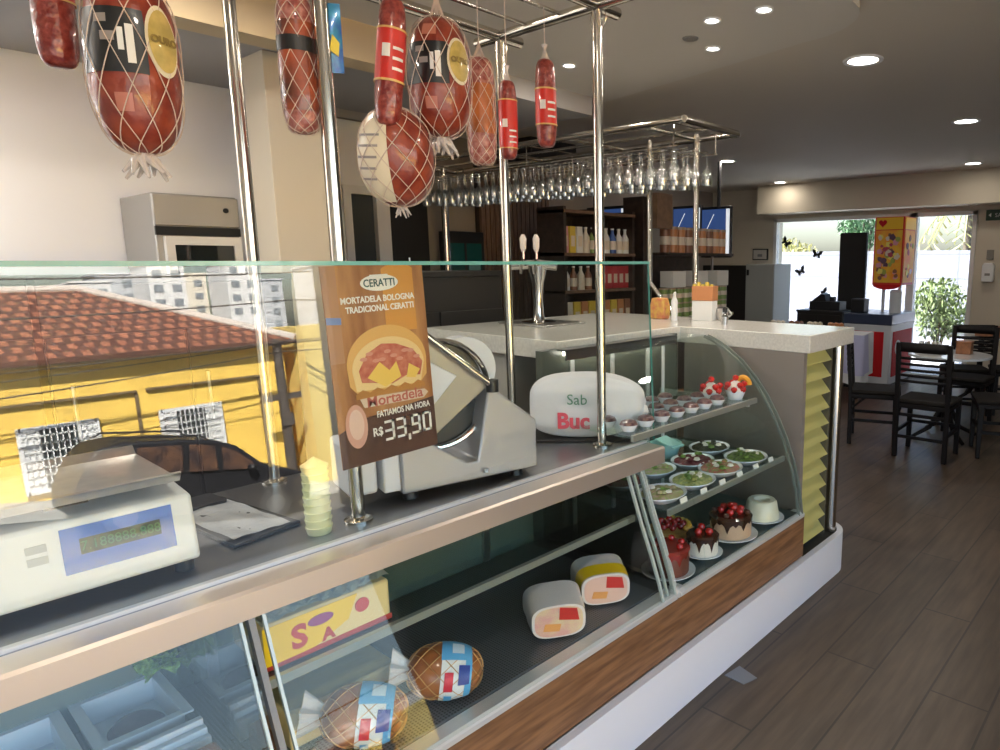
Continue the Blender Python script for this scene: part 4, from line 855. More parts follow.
cake((-1.382, 1.84, .436), .075, .10, 'brown berry glazed cake just right of the glass divider', side=mat('red_brown_cake', (.16, .05, .03), .5), topm=mat('berry_glaze', (.26, .03, .02), .2, coat=.6), toppings=lambda t, r, h: berries(t, [(.05*math.cos(a), .05*math.sin(a), h+.012) for a in range(6)], .013))
wp = thing('white_pudding', 'smooth white ring pudding on a white plate, farthest cake in the case', 'pudding', (-1.375, 2.51, .436)); plate(wp, .098)
MB().lathe([(.026, .060), (.022, .010), (.078, .009), (.075, .03), (.066, .082), (.058, .092), (.036, .092), (.026, .080), (.026, .06)], (0, 0, 0), 36, caps=False).build('pudding', mat('milk_pudding', (.74, .72, .58), .35, coat=.3), wp)
st_ = thing('strawberry_tart', 'strawberry tart with yellow fruit edge behind the chocolate cakes', 'tart', (-1.58, 2.12, .436)); plate(st_, .11)
MB().lathe([(.08, .01), (.09, .035), (.085, .04), (0, .04)], (0, 0, 0), 30).build('crust', mat('pie_crust', (.60, .33, .10), .5), st_)
berries(st_, [(rr*math.cos(a), rr*math.sin(a), .048) for rr, n_ in ((.022, 4), (.05, 8)) for a in [2*PI*k/n_ for k in range(n_)]], .015); berries(st_, [(.074*math.cos(a), .074*math.sin(a), .045) for a in [.3*k for k in range(8)]], .012, mat('mango', (.75, .45, .05), .3, coat=.5), 'mango_piece')
fills = {'beet': ((.20, .02, .03), (.09, .01, .02)), 'herb': ((.16, .24, .04), (.05, .08, .02)), 'mix': ((.42, .42, .14), (.14, .20, .05)), 'olive': ((.06, .06, .03), (.02, .02, .01)), 'pinkg': ((.50, .10, .12), (.20, .26, .08)), 'kiwi': ((.30, .36, .10), (.42, .28, .22))}
def dish(loc, r, fill, label, extra=None):
    t = thing('salad_dish', label, 'dish', loc, group=None)
    MB().lathe([(r*.5, 0), (r*.75, .012), (r, .032), (r*.99, .035), (r*.72, .018), (0, .012)], (0, 0, 0), 30, 1, 1.15).build('bowl', plate_m, t)
    m = mat('filling_'+fill, fills[fill][0], .35, col2=fills[fill][1], nscale=60, coat=.3, bump=.6, bscale=70)
    rnd = random.Random(hash(fill) % 97 if False else len(fill)*7+int(r*1000)); mb = MB()
    mb.grid(lambda u, v: Vector((r*.86*v*math.cos(2*PI*u), r*.98*v*math.sin(2*PI*u), .030+.016*(1-v*v)+.004*math.sin(13*u*6.28)*math.sin(9*v))), 40, 8); mb.build('filling', m, t)
    for k in range(9):
        a = rnd.random()*6.28; q = r*.65*math.sqrt(rnd.random()); s_ = .010+.006*rnd.random()
        c1 = fills[fill][rnd.randint(0, 1)]; MB().lathe([(0, -s_*.5), (s_, -.1*s_), (s_*.7, s_*.5), (0, s_*.6)], (q*math.cos(a), q*math.sin(a), .046), 8).build('garnish', [mat('filling_'+fill, (0, 0, 0)), creamm, leaf][k % 3], t)
    return t
SZ = .6805
for x, y, r, f, lb in ((-1.60, 2.30, .090, 'beet', 'dish of dark red beet filling at the back left of the middle tier'), (-1.45, 1.89, .088, 'kiwi', 'mixed green and pink dish nearest the divider on the middle tier'),
        (-1.45, 2.085, .088, 'mix', 'green salad dish in the front row, second from the divider'), (-1.45, 2.285, .090, 'pinkg', 'dish topped with pink flowers in the middle of the front row'),
        (-1.45, 2.49, .092, 'herb', 'herb topped dish farthest along the front row'), (-1.66, 2.52, .09, 'olive', 'dark olive dish at the back far corner of the middle tier'), (-1.65, 2.10, .085, 'kiwi', 'pale green fruit dish in the back row, middle tier'), (-1.65, 1.91, .085, 'beet', 'red dish in the back row beside the divider')):
    dish((x, y, SZ), r, f, lb)
tb = thing('teal_container', 'pale teal plastic container between dishes on the middle tier', 'container', (-1.79, 2.36, SZ)); MB().lathe([(.05, 0), (.07, .06), (.072, .065), (.066, .064), (.05, .01), (0, .01)], (0, 0, 0), 24).build('tub', mat('teal_tub', (.35, .60, .58), .35), tb); MB().box(-.05, .06, -.04, .04, .066, .075, Matrix.Rotation(.25, 4, 'Y')).build('tilted_lid', MATS['teal_tub'], tb, .003)
tagm = paper
pt0 = None
for i in range(6):
    if pt0 is None: pt0 = MB().prism([(-.004, 0), (.004, 0), (-.006, .028), (-.009, .028)], 'y', -.02, .02).build('price_tag', tagm); o = pt0
    else: o = pt0.copy(); COL.objects.link(o)
    o.location = (-1.355, 1.90+.13*i, .6805); tag(o, 'small white price tag at the front edge of the middle tier', 'price tag', 'price tags on the middle tier')
tz = .9635
tp0 = None
for j, x in enumerate((-1.50, -1.60, -1.70)):
    for i in range(7):
        y = 1.76+.095*i
        if x < -1.65 and i > 5: continue
        if tp0 is None:
            tp0 = thing('dessert_tartlet', '', 'dessert', (0, 0, 0)); MB().lathe([(.022, 0), (.034, .022), (.035, .024), (.02, .018), (0, .018)], (0, 0, 0), 18).build('paper_cup', plate_m, tp0)
            MB().lathe([(.033, .022), (.027, .034), (.012, .040), (0, .040)], (0, 0, 0), 16).build('topping', mat('dark_berry', (.06, .02, .03), .3, coat=.5, col2=(.20, .12, .10), nscale=60), tp0); t = tp0
        else: t = dup(tp0)
        t.location = (x, y, tz); t['label'] = 'dark berry tartlet in a white cup, %s row of the top tier' % ['front', 'middle', 'back'][j]; t['group'] = 'tartlets in the %s row of the top tier' % ['front', 'middle', 'back'][j]
for k, (x, y, lb) in enumerate(((-1.56, 2.375, 'strawberry and cream cup left of the orange edged one on the top tier'), (-1.50, 2.475, 'strawberry and cream dessert with orange slices at the end of the top tier'))):
    t = thing('strawberry_dessert', lb, 'dessert', (x, y, tz+.0)); MB().lathe([(.03, 0), (.042, .03), (.044, .04), (.03, .035), (0, .035)], (0, 0, 0), 20).build('glass_cup', plate_m, t)
    MB().lathe([(.036, .035), (.032, .06), (.018, .075), (0, .085)], (0, 0, 0), 16).build('whipped_cream', creamm, t)
    berries(t, [(.038*math.cos(a), .038*math.sin(a), .045+.02*(i % 2)) for i, a in enumerate([0, .8, 1.6, 2.5, 3.4, 4.2, 5.1, 5.8])]+[(.0, 0, .092)], .015)
    if k: MB().tube([(.03*math.cos(a)+.012, .045+.0, .06+.03*math.sin(a)) for a in [i*PI/8 for i in range(9)]], .012, 8).build('orange_slice', mat('orange_peel', (.75, .35, .03), .4), t)

# =================================================================== DELI GOODS
ham_m = mat('smoked_ham', (.46, .17, .05), .35, coat=.4, col2=(.28, .075, .02), nscale=10)
def ham(loc, rz, label):
    t = thing('netted_ham', label, 'ham', loc, (0, .15, rz)); t.scale = (1.14, 1.14, 1.1)
    def P(tt, a, off=0):
        u = 2*tt-1; r = .062*max(0, 1-abs(u)**2.4)**(1/2.4)*(1+.03*math.sin(2*a+3*u)); return Vector((u*(.082+off), (r*1.05+off)*math.cos(a), (r*.92+off)*math.sin(a)))
    skin(P, 'body', ham_m, t, nu=36, nv=26)
    skin(P, 'white_label', plasticw, t, .46, .72, 1.1, 4.2, .0022, 30, 8); l2 = skin(P, 'blue_label', mat('label_skyblue', (.12, .42, .72), .4, coat=.3), t, .455, .725, 1.0, 2.15, .0030, 20, 8)
    skin(P, 'blue_label', MATS['label_skyblue'], t, .66, .725, 2.15, 4.2, .0034, 20, 4)
    skin(P, 'navy_badge', mat('label_navy', (.03, .06, .30), .4), t, .60, .70, 2.35, 3.05, .0048, 8, 5); skin(P, 'red_badge', mat('label_red', (.65, .03, .05), .4), t, .49, .56, 2.6, 3.3, .0042, 8, 4)
    skin(P, 'pale_window', mat('label_pale', (.62, .75, .85), .4), l2, .54, .64, 1.4, 1.9, .005, 8, 4); skin(P, 'blue_window', MATS['label_skyblue'], t, .50, .56, 3.5, 3.9, .0042, 8, 4)
    mb = MB()
    for s_ in (1, -1):
        for k in range(10): mb.tube([P((1-math.cos(PI*i/28))/2, 2*PI*k/8+s_*.7*2*PI*i/28, .002) for i in range(1, 28)], .0012, 4, False)
    mb.build('net', mat('net_tan', (.62, .35, .14), .6), t)
    MB().grid(lambda u, v: Vector((-.078-.04*v, (.018+.022*v)*math.cos(2*PI*u)*(1+.3*math.sin(12*PI*u)), (.018+.022*v)*math.sin(2*PI*u)*(1+.3*math.cos(10*PI*u)))), 36, 4).build('wrap_end', wrapm, t)
    return t
ham((-1.415, .92, .503), .95, 'netted ham with blue and white label, right of the cheese slab'); ham((-1.415, .70, .503), .95, 'netted ham with blue and white label, front of the cheese slab')
cs_ = thing('cheese_slab', 'pale yellow cheese slab in clear film behind the nearest ham', 'cheese', (-1.60, .57, .436))
MB().box(-.09, .09, 0, .27, 0, .095).build('block', mat('cheese_yellow', (.78, .58, .24), .45, noise=.08, nscale=12), cs_, .006); MB().grid(lambda u, v: Vector((-.09+.18*u, .27*v, .099+.004*math.sin(20*u+13*v)*math.cos(17*v))), 14, 18).build('film', g_clear, cs_)
cp = thing('cheese_pack', 'large yellow wrapped block of sliced cheese on the glass shelf', 'cheese', (-1.68, .53, .662))
MB().box(0, .18, 0, .30, 0, .105).build('block', mat('pack_cream', (.80, .62, .28), .4, coat=.3), cp, .008)
MB().grid(lambda u, v: Vector((-.002+.184*u, .30*v, .107+.014*abs(math.sin(9*v*PI+3*u))*abs(math.sin(4*u+2))+.010*math.sin(5*v)**2)), 16, 40).build('crumpled_top', mat('film_crumple', (.60, .60, .44), .3, coat=.7, bump=.9, bscale=60), cp)
yb = MB().prism([(.0, .006), (.11, .012), (.19, .045), (.215, .10), (0, .10)], 'x', .1805, .1820).build('yellow_wrap', mat('pack_yellow', (.88, .58, .01), .35, coat=.4), cp)
MB().prism([(.0, .0), (.30, .0), (.30, .014), (0, .010)], 'x', .1805, .1825).build('red_strip', mat('pack_red', (.55, .05, .03), .4), cp)
text('red_letter', 'S', .075, MATS['pack_red'], cp, lambda x, y, z: Vector((.1832+z, .075+x, .05+y)), .003); text('small_letter', 'A', .04, MATS['pack_red'], cp, lambda x, y, z: Vector((.1832+z, .14+x, .03+y)), .002)
MB().prism([(.125+.03*math.cos(a), .073+.013*math.sin(a)) for a in [i*PI/8 for i in range(16)]], 'x', .1822, .1832).build('purple_blot', mat('pack_purple', (.32, .06, .20), .4), cp); MB().prism([(.225+.018*math.cos(a), .067+.018*math.sin(a)) for a in [i*PI/8 for i in range(16)]], 'x', .1822, .1832).build('red_round', MATS['pack_red'], cp)
ww = mat('pack_white', (.78, .70, .66), .4, coat=.4)
def half(loc, rz, label, c1, c2, n_='half_mortadella'):
    t = thing(n_, label, 'sausage', loc, (0, 0, rz), 'packed mortadella halves'); t.scale = (1.3, 1.6, 1.12)
    def P(tt, a, off=0):
        r = (.052+off)*(1-.12*tt); e = .62; ca, sa = math.cos(a), math.sin(a)
        return Vector((-.055+.11*tt, r*math.copysign(abs(ca)**e, ca)*1.1, .052+r*math.copysign(abs(sa)**e, sa)))
    mb = MB(); mb.grid(lambda u, v: P(v, 2*PI*u), 40, 10); mb.add([P(1, 2*PI*k/40) for k in range(40)], [tuple(range(40))]); mb.add([P(0, 2*PI*k/40) for k in range(40)], [tuple(range(39, -1, -1))]); mb.build('body', ww, t, .006)
    def Q(rr, tt): 
        return lambda u, v: P(.35+.6*v*tt, -.3+2.2*u*rr, .0012)
    f = MB(); f.add([Vector((.0565, .9*(P(1, 2*PI*k/30).y), .052+.9*(P(1, 2*PI*k/30).z-.052))) for k in range(30)], [tuple(range(30))]); f.build('front_label', c1, t, fixn=False)
    MB().grid(lambda u, v: P(.50+.46*v, .2+3.4*u, .0014), 20, 6).build('side_label', c2, t, fixn=False)
    MB().prism([(.000, .058), (.038, .050), (.034, .084), (.002, .092)], 'x', .0568, .0580).build('red_mark', red_lab, t)
    MB().prism([(-.03, .03), (.0, .025), (.004, .045), (-.026, .05)], 'x', .0568, .0580).build('lower_mark', mat('mark_orange', (.80, .35, .10), .4), t)
    return t
half((-1.43, 1.325, .436), -.6, 'pink and white packed mortadella half, the nearer of the pair', mat('pack_pink', (.75, .38, .33), .4, col2=(.80, .62, .35), nscale=30, coat=.4), ww)
half((-1.455, 1.56, .436), -.6, 'packed mortadella half with bright yellow label, behind the pink one', mat('pack_peach', (.78, .50, .40), .4, coat=.4), mat('pack_yellow', (.88, .58, .01), .35, coat=.4))
# left compartment
pnm = mat('pan_white', (.72, .75, .80), .35, coat=.3)
def pan(loc, w, d, h, label, rz=0):
    t = thing('deli_pan', label, 'pan', loc, (0, 0, rz)); th = .006
    mb = MB(); mb.box(0, w, 0, d, 0, th); mb.box(0, th, 0, d, 0, h); mb.box(w-th, w, 0, d, 0, h); mb.box(0, w, 0, th, 0, h); mb.box(0, w, d-th, d, 0, h)
    for a in ((-.015, w+.015, -.015, 0), (-.015, w+.015, d, d+.015), (-.015, 0, 0, d), (w, w+.015, 0, d)): mb.box(a[0], a[1], a[2], a[3], h-.005, h)
    mb.build('tub', pnm, t); return t
pan((-1.98, .04, .436), .24, .20, .07, 'empty white deli pan at the far left of the case'); p2 = pan((-1.98, .285, .436), .22, .155, .07, 'white deli pan holding a dark oval cold cut')
tag(MB().lathe([(0, 0), (.05, .004), (.056, .02), (.045, .032), (0, .036)], (-1.84, .365, .447), 28, 1.15, 1).build('oval_cold_cut', mat('cold_cut', (.18, .10, .16), .4, coat=.4)), 'dark oval cold cut lying in the white pan', 'cold cut')
rr_ = thing('tag_rail', 'white ribbed price rail running along in front of the deli pans', 'rail', (-1.70, .08, .436)); 
for k in range(3): MB().box(.022*k, .022*k+.017, 0, .375, 0, .075-.012*k).build('rib', pnm, rr_, .002)
wr = thing('perforated_rail', 'white rail with small dark holes at the bottom left corner', 'rail', (-1.735, -.30, .436)); b0 = MB().box(0, .09, 0, .33, 0, .06).build('bar', pnm, wr, .003)
for k in range(10): MB().lathe([(.005, 0), (.005, .0015)], (.03, .02+.032*k, .0598), 10).build('hole', black, b0)
lt = thing('lettuce', 'curly green lettuce garnish at the back of the left compartment', 'lettuce', (-1.96, .445, .545)); lt.scale = (.75, .55, .7); mb = MB(); rnd = random.Random(3)
for k in range(70):
    c = Vector((rnd.uniform(-.07, .07), rnd.uniform(-.07, .06), rnd.uniform(-.0, .05))); a = rnd.random()*6.28; q = rnd.uniform(.02, .035); tl2 = rnd.uniform(-.9, .9)
    Mx = Matrix.Translation(c) @ Euler((tl2, rnd.uniform(-.9, .9), a)).to_matrix().to_4x4()
    mb.grid(lambda u, v: Mx @ Vector(((u-.5)*q*2, (v-.5)*q*1.5, .006*math.sin(9*u+4*v))), 4, 3)
mb.build('leaves', mat('lettuce_green', (.25, .42, .12), .5, noise=.35, nscale=40), lt, fixn=False)
tag(MB().box(-1.60, -1.44, .12, .45, .436, .50).build('bacon_block', mat('smoked_block', (.42, .14, .05), .4, col2=(.70, .42, .15), nscale=8, coat=.3), bevel=.008), 'orange brown smoked block at the bottom edge left of the frame post', 'meat')

# =================================================================== TABLES, CHAIRS, FREEZER
def make_chair(label):
    t = thing('dining_chair', label, 'chair', (0, 0, 0))
    for x in (-.19, .19):
        MB().prism([(-.20, 0), (-.165, 0), (-.175, .45), (-.215, .93), (-.245, .93), (-.205, .45)], 'x', x-.018, x+.018).build('leg', chairw, t, .004)
        MB().prism([(.165, 0), (.195, 0), (.20, .44), (.155, .44)], 'x', x-.018, x+.018).build('leg', chairw, t, .004)
        MB().box(x-.01, x+.01, -.18, .17, .20, .225).build('stretcher', chairw, t)
        MB().tube([(x, -.17, .32), (x, -.06, .42)], .010, 6).build('brace', chairw, t)
    for z in (.16, .34): MB().box(-.18, .18, -.19, -.175, z, z+.025).build('stretcher', chairw, t)
    MB().box(-.18, .18, .17, .185, .22, .245).build('stretcher', chairw, t)
    MB().box(-.205, .205, -.19, .205, .405, .44).build('seat_frame', chairw, t, .006); MB().box(-.21, .21, -.19, .215, .44, .475).build('seat', seatm, t, .015)
    def slat(z, h): 
        return MB().grid(lambda u, v: Vector((-.18+.36*u, -.205-.035*(z-.45)/.48-.02*math.sin(PI*u), z+h*v)), 10, 1)
    for z, h in ((.86, .075), (.80, .02), (.755, .02), (.71, .02), (.665, .02), (.62, .02)):
        m_ = slat(z, h); o = m_.build('back_rail' if h > .05 else 'slat', chairw, t, fixn=False); sd = o.modifiers.new('solid', 'SOLIDIFY'); sd.thickness = .016
    return t
c0 = make_chair('black slat back chair with its back to us, nearest the counter end'); c0.location = (-1.56, 5.55, 0)
def chair(x, y, rz, label): return dup(c0, (x, y, 0), (0, 0, rz), label)
chair(-2.07, 5.74, -PI/2+.32, 'black chair seen from the side behind the counter end'); chair(-1.10, 5.95, PI/2+.35, 'black chair cut by the right edge, its padded seat in front')
chair(-1.60, 6.88, PI, 'black chair on the far side of the white round table'); chair(-1.35, 7.7, 1.9, 'black chair at the right edge, tallest back against the far wall'); chair(-1.75, 7.45, .5, 'black chair farther back between the table and doorway')
c0.rotation_euler = (0, 0, .02)
def table(x, y, label, r=.34):
    t = thing('round_table', label, 'table', (x, y, 0)); MB().lathe([(0, .735), (r, .735), (r, .755), (0, .757)], (0, 0, 0), 40).build('table_top', mat('table_white', (.70, .72, .74), .15, coat=.5), t)
    MB().tube([(0, 0, .06), (0, 0, .735)], .03, 12).build('column', chairw, t)
    for k in range(4): a = PI/4+k*PI/2; MB().tube([(.03*math.cos(a), .03*math.sin(a), .30), (.14*math.cos(a), .14*math.sin(a), .10), (.30*math.cos(a), .30*math.sin(a), .02)], [.022, .02, .016], 8).build('foot', chairw, t)
    return t
table(-1.60, 6.22, 'white round table beyond the nearest black chair'); table(-1.75, 8.05, 'farther round table by the doorway with a wooden box', .34)
def woodbox(x, y, label, w=.16): 
    t = thing('wooden_box', label, 'box', (x, y, .757), group='wooden condiment boxes'); m = mat('box_orange_wood', (.30, .12, .05), .5, noise=.2); MB().box(-w/2, w/2, -.05, .05, 0, .10).build('box', m, t, .005); MB().box(-w/2-.004, w/2+.004, -.054, .054, .10, .112).build('lid', m, t, .003)
woodbox(-1.50, 6.30, 'orange brown wooden box on the nearest white table', .12); woodbox(-1.66, 7.95, 'wider wooden box on the table by the doorway', .26)
nh = thing('condiment_tray', 'tray of small jars and sachets on the nearest white table', 'tray', (-1.76, 6.20, .757)); MB().box(-.11, .11, -.07, .07, 0, .02).build('tray', darkw, nh, .003)
for k in range(7): MB().lathe([(.022, .02), (.025, .06), (.015, .08), (.012, .095), (0, .1)], (-.08+.055*(k % 4), -.03+.06*(k//4), 0), 12).build('jar', [plasticw, steel, mat('jar_beige', (.5, .45, .35), .4)][k % 3], nh)
# cloth covered table
ct = thing('buffet_table', 'long table under a white and lilac cloth beyond the stone bar', 'table', (-3.85, 6.9, 0), (0, 0, .15)); lil = mat('lilac_cloth', (.50, .50, .72), .8); wc = mat('white_cloth', (.74, .74, .76), .8)
MB().box(.02, 1.13, .02, .48, .70, .76).build('table_top', midw, ct)
for x in (.05, 1.08):
    for y in (.05, .43): MB().box(x, x+.04, y, y+.04, 0, .70).build('leg', midw, ct)
def clothf(u, v):
    # front/side drop
    L_ = 1.15+.5; s_ = u*L_
    if s_ < 1.15: p = Vector((s_, 0, 0)); nrm = Vector((0, -1, 0))
    else: p = Vector((1.15, s_-1.15, 0)); nrm = Vector((1, 0, 0))
    return p+nrm*(.012+.02*v*math.sin(s_*30)*.8+.02*v)+Vector((0, 0, .768-.50*v-.05*v*math.sin(s_*7)))
MB().grid(clothf, 90, 10).build('cloth_drop', wc, ct, fixn=False, angle=80); MB().box(0, 1.15, 0, .5, .762, .768).build('cloth_top', wc, ct)
MB().grid(lambda u, v: clothf(.58+.22*u, v*.8)+Vector((.012, -.012, .004)), 24, 10).build('lilac_overlay', lil, ct, fixn=False, angle=80)
for k, (x, c, lb) in enumerate(((.12, 'cream', 'pale basket of wrapped goods at the left end of the buffet table'), (.34, 'brown', 'brown basket second from left on the buffet table'), (.56, 'cream', 'pale basket in the middle of the buffet table'), (.80, 'orange', 'orange brown basket toward the right end of the buffet table'))):
    w = ct.matrix_basis @ Vector((x, .2, .768)); t = thing('bread_basket', lb, 'basket', w, (0, 0, .15), 'baskets on the buffet table'); m = mat('goods_'+c, PC[c], .4, coat=.3)
    MB().prism([(-.08, 0), (.08, 0), (.10, .07), (-.10, .07)], 'y', -.07, .07).build('basket', mat('wicker', (.34, .20, .10), .7, noise=.4, nscale=60), t, .004)
    for j in range(5): MB().lathe([(0, -.025), (.03, -.01), (.03, .012), (0, .028)], (-.06+.03*j, .02*(-1)**j, .085), 10).build('bread_roll', m, t)
# sideboard and till
sb = thing('dark_sideboard', 'dark sideboard under the window carrying the black till', 'cabinet', (-4.05, 8.2, 0)); MB().box(0, .62, 0, .45, 0, .90).build('body', bcm, sb, .004); MB().box(-.01, .63, -.01, .46, .90, .93).build('top', bcm, sb, .003); MB().box(.02, .30, -.012, 0, .05, .88).build('door', bcm, sb); MB().box(.32, .60, -.012, 0, .05, .88).build('door', bcm, sb)
tl3 = thing('cash_till', 'black till with tilted screen silhouetted before the left window', 'till', (-3.95, 8.35, .93)); MB().box(0, .42, 0, .22, 0, .11).build('drawer', black, tl3, .004); MB().prism([(.02, .11), (.22, .11), (.20, .20), (.15, .21)], 'y', .02, .20).build('screen', black, tl3, .004); MB().box(.26, .32, .05, .12, .11, .17).build('printer', black, tl3, .003)
# freezer with promotional topper
red = mat('freezer_red', (.55, .015, .02), .6, spec=.2); navy = mat('freezer_navy', (.03, .045, .09), .3, coat=.4); fwht = mat('freezer_white', (.62, .64, .68), .4)
fz = thing('chest_freezer', 'red and white chest freezer with dark blue lid before the windows', 'freezer', (-3.33, 8.05, 0))
MB().box(0, .58, 0, .85, .08, .80).build('body', fwht, fz, .01); MB().box(.02, .56, .02, .83, 0, .08).build('kick', black, fz)
MB().box(-.01, .59, -.01, .86, .80, .93).build('lid', navy, fz, .012); MB().box(.0, .585, -.004, .85, .775, .80).build('rim', fwht, fz)
MB().box(.05, .50, -.006, 0, .17, .72).build('red_panel', red, fz, .002); MB().box(.58, .586, .08, .78, .17, .72).build('red_panel', red, fz, .002)
MB().tube([(.27+.07*math.cos(a), -.008, .60+.07*math.sin(a)) for a in [2*PI*i/24 for i in range(25)]], .009, 6).build('round_emblem', fwht, fz); MB().tube([(.588, .25+.08*math.cos(a), .52+.08*math.sin(a)) for a in [2*PI*i/24 for i in range(20)]], .009, 6).build('round_emblem', fwht, fz)
tpz = thing('promo_topper', 'yellow and red promotional board standing on the freezer', 'sign', (-3.12, 8.35, .93))
yl = mat('promo_yellow', (.80, .52, .04), .45, col2=(.85, .25, .03), nscale=7)
MB().box(0, .36, 0, .42, .34, 1.16).build('board', mat('promo_red', (.60, .03, .02), .4), tpz, .004); pn = MB().box(.02, .34, -.006, 0, .37, 1.00).build('front_print', yl, tpz); MB().box(.36, .366, .03, .39, .37, 1.00).build('side_print', yl, tpz)
MB().box(.02, .34, -.008, 0, 1.01, 1.15).build('header', mat('promo_amber', (.85, .50, .02), .4), tpz); MB().box(.36, .368, .02, .40, 1.01, 1.15).build('header', MATS['promo_amber'], tpz)
hr_ = [(.10+.05*(16*math.sin(a)**3)/16, 1.085+.05*(13*math.cos(a)-5*math.cos(2*a)-2*math.cos(3*a)-math.cos(4*a))/16) for a in [2*PI*i/30 for i in range(30)]]
MB().prism(hr_, 'y', -.013, -.009).build('heart', red, tpz)
rnd = random.Random(11); cl_ = [(.45, .06, .10), (.25, .10, .06), (.80, .70, .15), (.70, .30, .40), (.12, .06, .10), (.70, .60, .50), (.35, .40, .08)]
for k in range(44):
    cx, cz_, q = .06+.24*rnd.random(), .42+.54*rnd.random(), rnd.uniform(.02, .042); n_ = rnd.randint(5, 9)
    MB().prism([(cx+q*rnd.uniform(.7, 1.2)*math.cos(2*PI*i/n_), cz_+q*rnd.uniform(.7, 1.2)*math.sin(2*PI*i/n_)) for i in range(n_)], 'y', -.0085-.0003*k, -.0065).build('printed_shape', mat('promo_c%d' % (k % 7), cl_[k % 7], .5), pn)
for k in range(12):
    cy, cz_, q = .08+.26*rnd.random(), .44+.50*rnd.random(), rnd.uniform(.02, .05)
    MB().prism([(cy+q*rnd.uniform(.7, 1.2)*math.cos(2*PI*i/7), cz_+q*rnd.uniform(.7, 1.2)*math.sin(2*PI*i/7)) for i in range(7)], 'x', .3665, .3685+.0003*k).build('printed_shape', mat('promo_c%d' % (k % 7), cl_[k % 7], .5), pn)
MB().prism([(.18+.17*math.cos(a), .345+.06*math.sin(a)) for a in [PI+PI*i/16 for i in range(17)]], 'y', -.006, .02).build('curved_foot', red, tpz)
for x in (.08, .28): MB().tube([(x, .2, 0), (x, .2, .34)], .02, 10).build('leg', fwht, tpz)
MB().lathe([(.07, 0), (.07, .26), (.05, .28), (0, .28)], (.27, .10, 0), 20).build('cylinder', fwht, tpz)
tag(MB().box(-3.30, -3.13, 8.15, 8.32, .931, 1.10).build('black_box', black, bevel=.01), 'small black box on the freezer lid left of the topper', 'box')
tag(MB().box(-3.82, -3.45, 8.95, 9.02, 0, 1.94).build('black_screen', blackm, bevel=.006), 'tall plain black panel standing between window and yellow topper', 'panel')
# far wall fittings
ex = thing('exit_sign', 'small dark green exit sign above the right of the doorway', 'sign', (-2.10, 9.36, 2.06)); gm = mat('exit_green', (.01, .05, .025), .4); MB().box(0, .34, 0, .03, 0, .13).build('plate', gm, ex, .003)
MB().prism([(.03, .065), (.06, .09), (.06, .04)], 'y', -.003, 0).build('arrow', plasticw, ex); text('lettering', 'SAÍDA', .07, plasticw, ex, lambda x, y, z: Vector((.20+x, -.002-z, .06+y)))
tag(MB().box(-2.06, -1.98, 9.38, 9.40, 1.58, 1.70).build('switch_plate', mat('switch_grey', (.25, .23, .2), .5), bevel=.004), 'small grey switch plate right of the doorway', 'switch')
dpn = thing('soap_dispenser', 'white wall dispenser below the grey switch plate', 'dispenser', (-2.02, 9.40, 1.30)); MB().prism([(-.07, .02), (-.055, 0), (.055, 0), (.07, .02), (.07, .20), (.05, .24), (-.05, .24), (-.07, .20)], 'y', -.09, 0).build('body', plasticw, dpn, .012); MB().box(-.03, .03, -.095, -.09, .08, .11).build('window', mat('switch_grey', (.25, .23, .2), .5), dpn)
tag(MB().tube([(-1.78+.10*math.cos(a), 9.385, 1.70+.10*math.sin(a)) for a in [2*PI*i/28 for i in range(29)]], .012, 8).build('wall_ring', black), 'black ring on the far wall at the right edge', 'decoration')
tag(MB().prism([(-1.235, 2.003), (-1.222, 2.09), (-1.13, 2.065), (-1.15, 2.0)], 'z', .0, .003).build('floor_plate', mat('floor_plate_grey', (.22, .23, .25), .4, .3)), 'small grey metal plate on the floor at the plinth foot', 'plate')
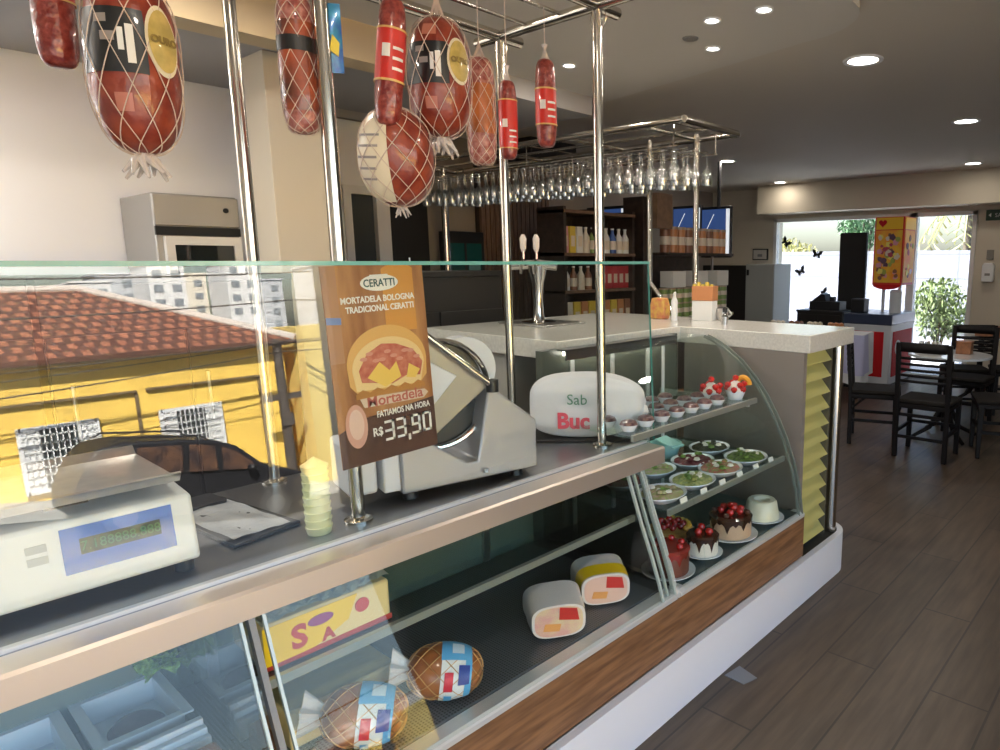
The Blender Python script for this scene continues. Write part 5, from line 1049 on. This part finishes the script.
# plants outside
def bush(nm, loc, rx, ry, rz, n, c, label, cat, sz=.05, stem=True, up=0):
    t = thing(nm, label, cat, loc); rnd = random.Random(n); mb = MB()
    for k in range(n):
        d = Vector((rnd.gauss(0, 1), rnd.gauss(0, 1), rnd.gauss(0, 1))).normalized()*rnd.random()**.4; p = Vector((d.x*rx, d.y*ry, d.z*rz+rz+.3+up))
        Mx = Matrix.Translation(p) @ Euler((rnd.random()*6, rnd.random()*6, rnd.random()*6)).to_matrix().to_4x4(); s_ = sz*rnd.uniform(.6, 1.3)
        mb.add([Mx @ Vector(q) for q in ((-s_, 0, 0), (0, -s_*.35, .1*s_), (s_, 0, 0), (0, s_*.35, .1*s_))], [(0, 1, 2, 3)])
    mb.build('foliage', c, t, smooth=False, fixn=False)
    if stem:
        sm = MB()
        for k in range(6): a = k; sm.tube([(0, 0, 0), (.3*rx*math.cos(a), .3*ry*math.sin(a), rz*.8+.3+up), (.7*rx*math.cos(a), .7*ry*math.sin(a), rz*1.4+.3+up)], [.025, .015, .006], 6)
        sm.build('stems', mat('bark', (.12, .09, .06), .8), t)
gl = mat('foliage_pale', (.20, .25, .09), .6, noise=.4, nscale=3)
bush('shrub', (-3.02, 11.0, .0), .42, .4, .52, 1400, gl, 'pale green shrub outside the glazed doorway', 'shrub', .055)
bush('tree_crown', (-5.3, 13.6, -.02), .55, .5, .45, 1200, mat('foliage_green', (.10, .20, .08), .6, noise=.4, nscale=3), 'green tree crown above the garden wall behind the black panel', 'tree', .06, up=1.55)
bush('yellow_shrub', (-7.3, 13.8, -.02), .9, .6, .35, 900, mat('foliage_yellow', (.42, .38, .12), .6, noise=.3, nscale=3), 'yellowish shrub tops above the garden wall on the left', 'shrub', .06, up=1.1)
pmx = thing('palm_fronds', 'yellow green palm fronds hanging beyond the glazed doorway', 'palm', (-3.4, 13.9, 0)); MB().tube([(0, 0, 0), (0, 0, 2.6)], [.10, .07], 10).build('trunk', mat('bark', (.12, .09, .06), .8), pmx)
for k in range(9):
    a = 2*PI*k/9; fr_ = MB(); pts = [Vector((.0+.85*q*math.cos(a), .85*q*math.sin(a), 2.6+.45*q-1.15*q*q)) for q in [i/10 for i in range(11)]]; fr_.tube(pts, .012, 5)
    for i in range(1, 11):
        for sgn in (-1, 1):
            sd_ = Vector((-math.sin(a), math.cos(a), 0))*sgn; fr_.add([pts[i], pts[i]+sd_*.20+Vector((0, 0, -.14)), pts[i]+sd_*.19+(pts[i]-pts[i-1])*.5+Vector((0, 0, -.10))], [(0, 1, 2)])
    fr_.build('frond', mat('palm_green', (.42, .40, .12), .6), pmx, fixn=False)
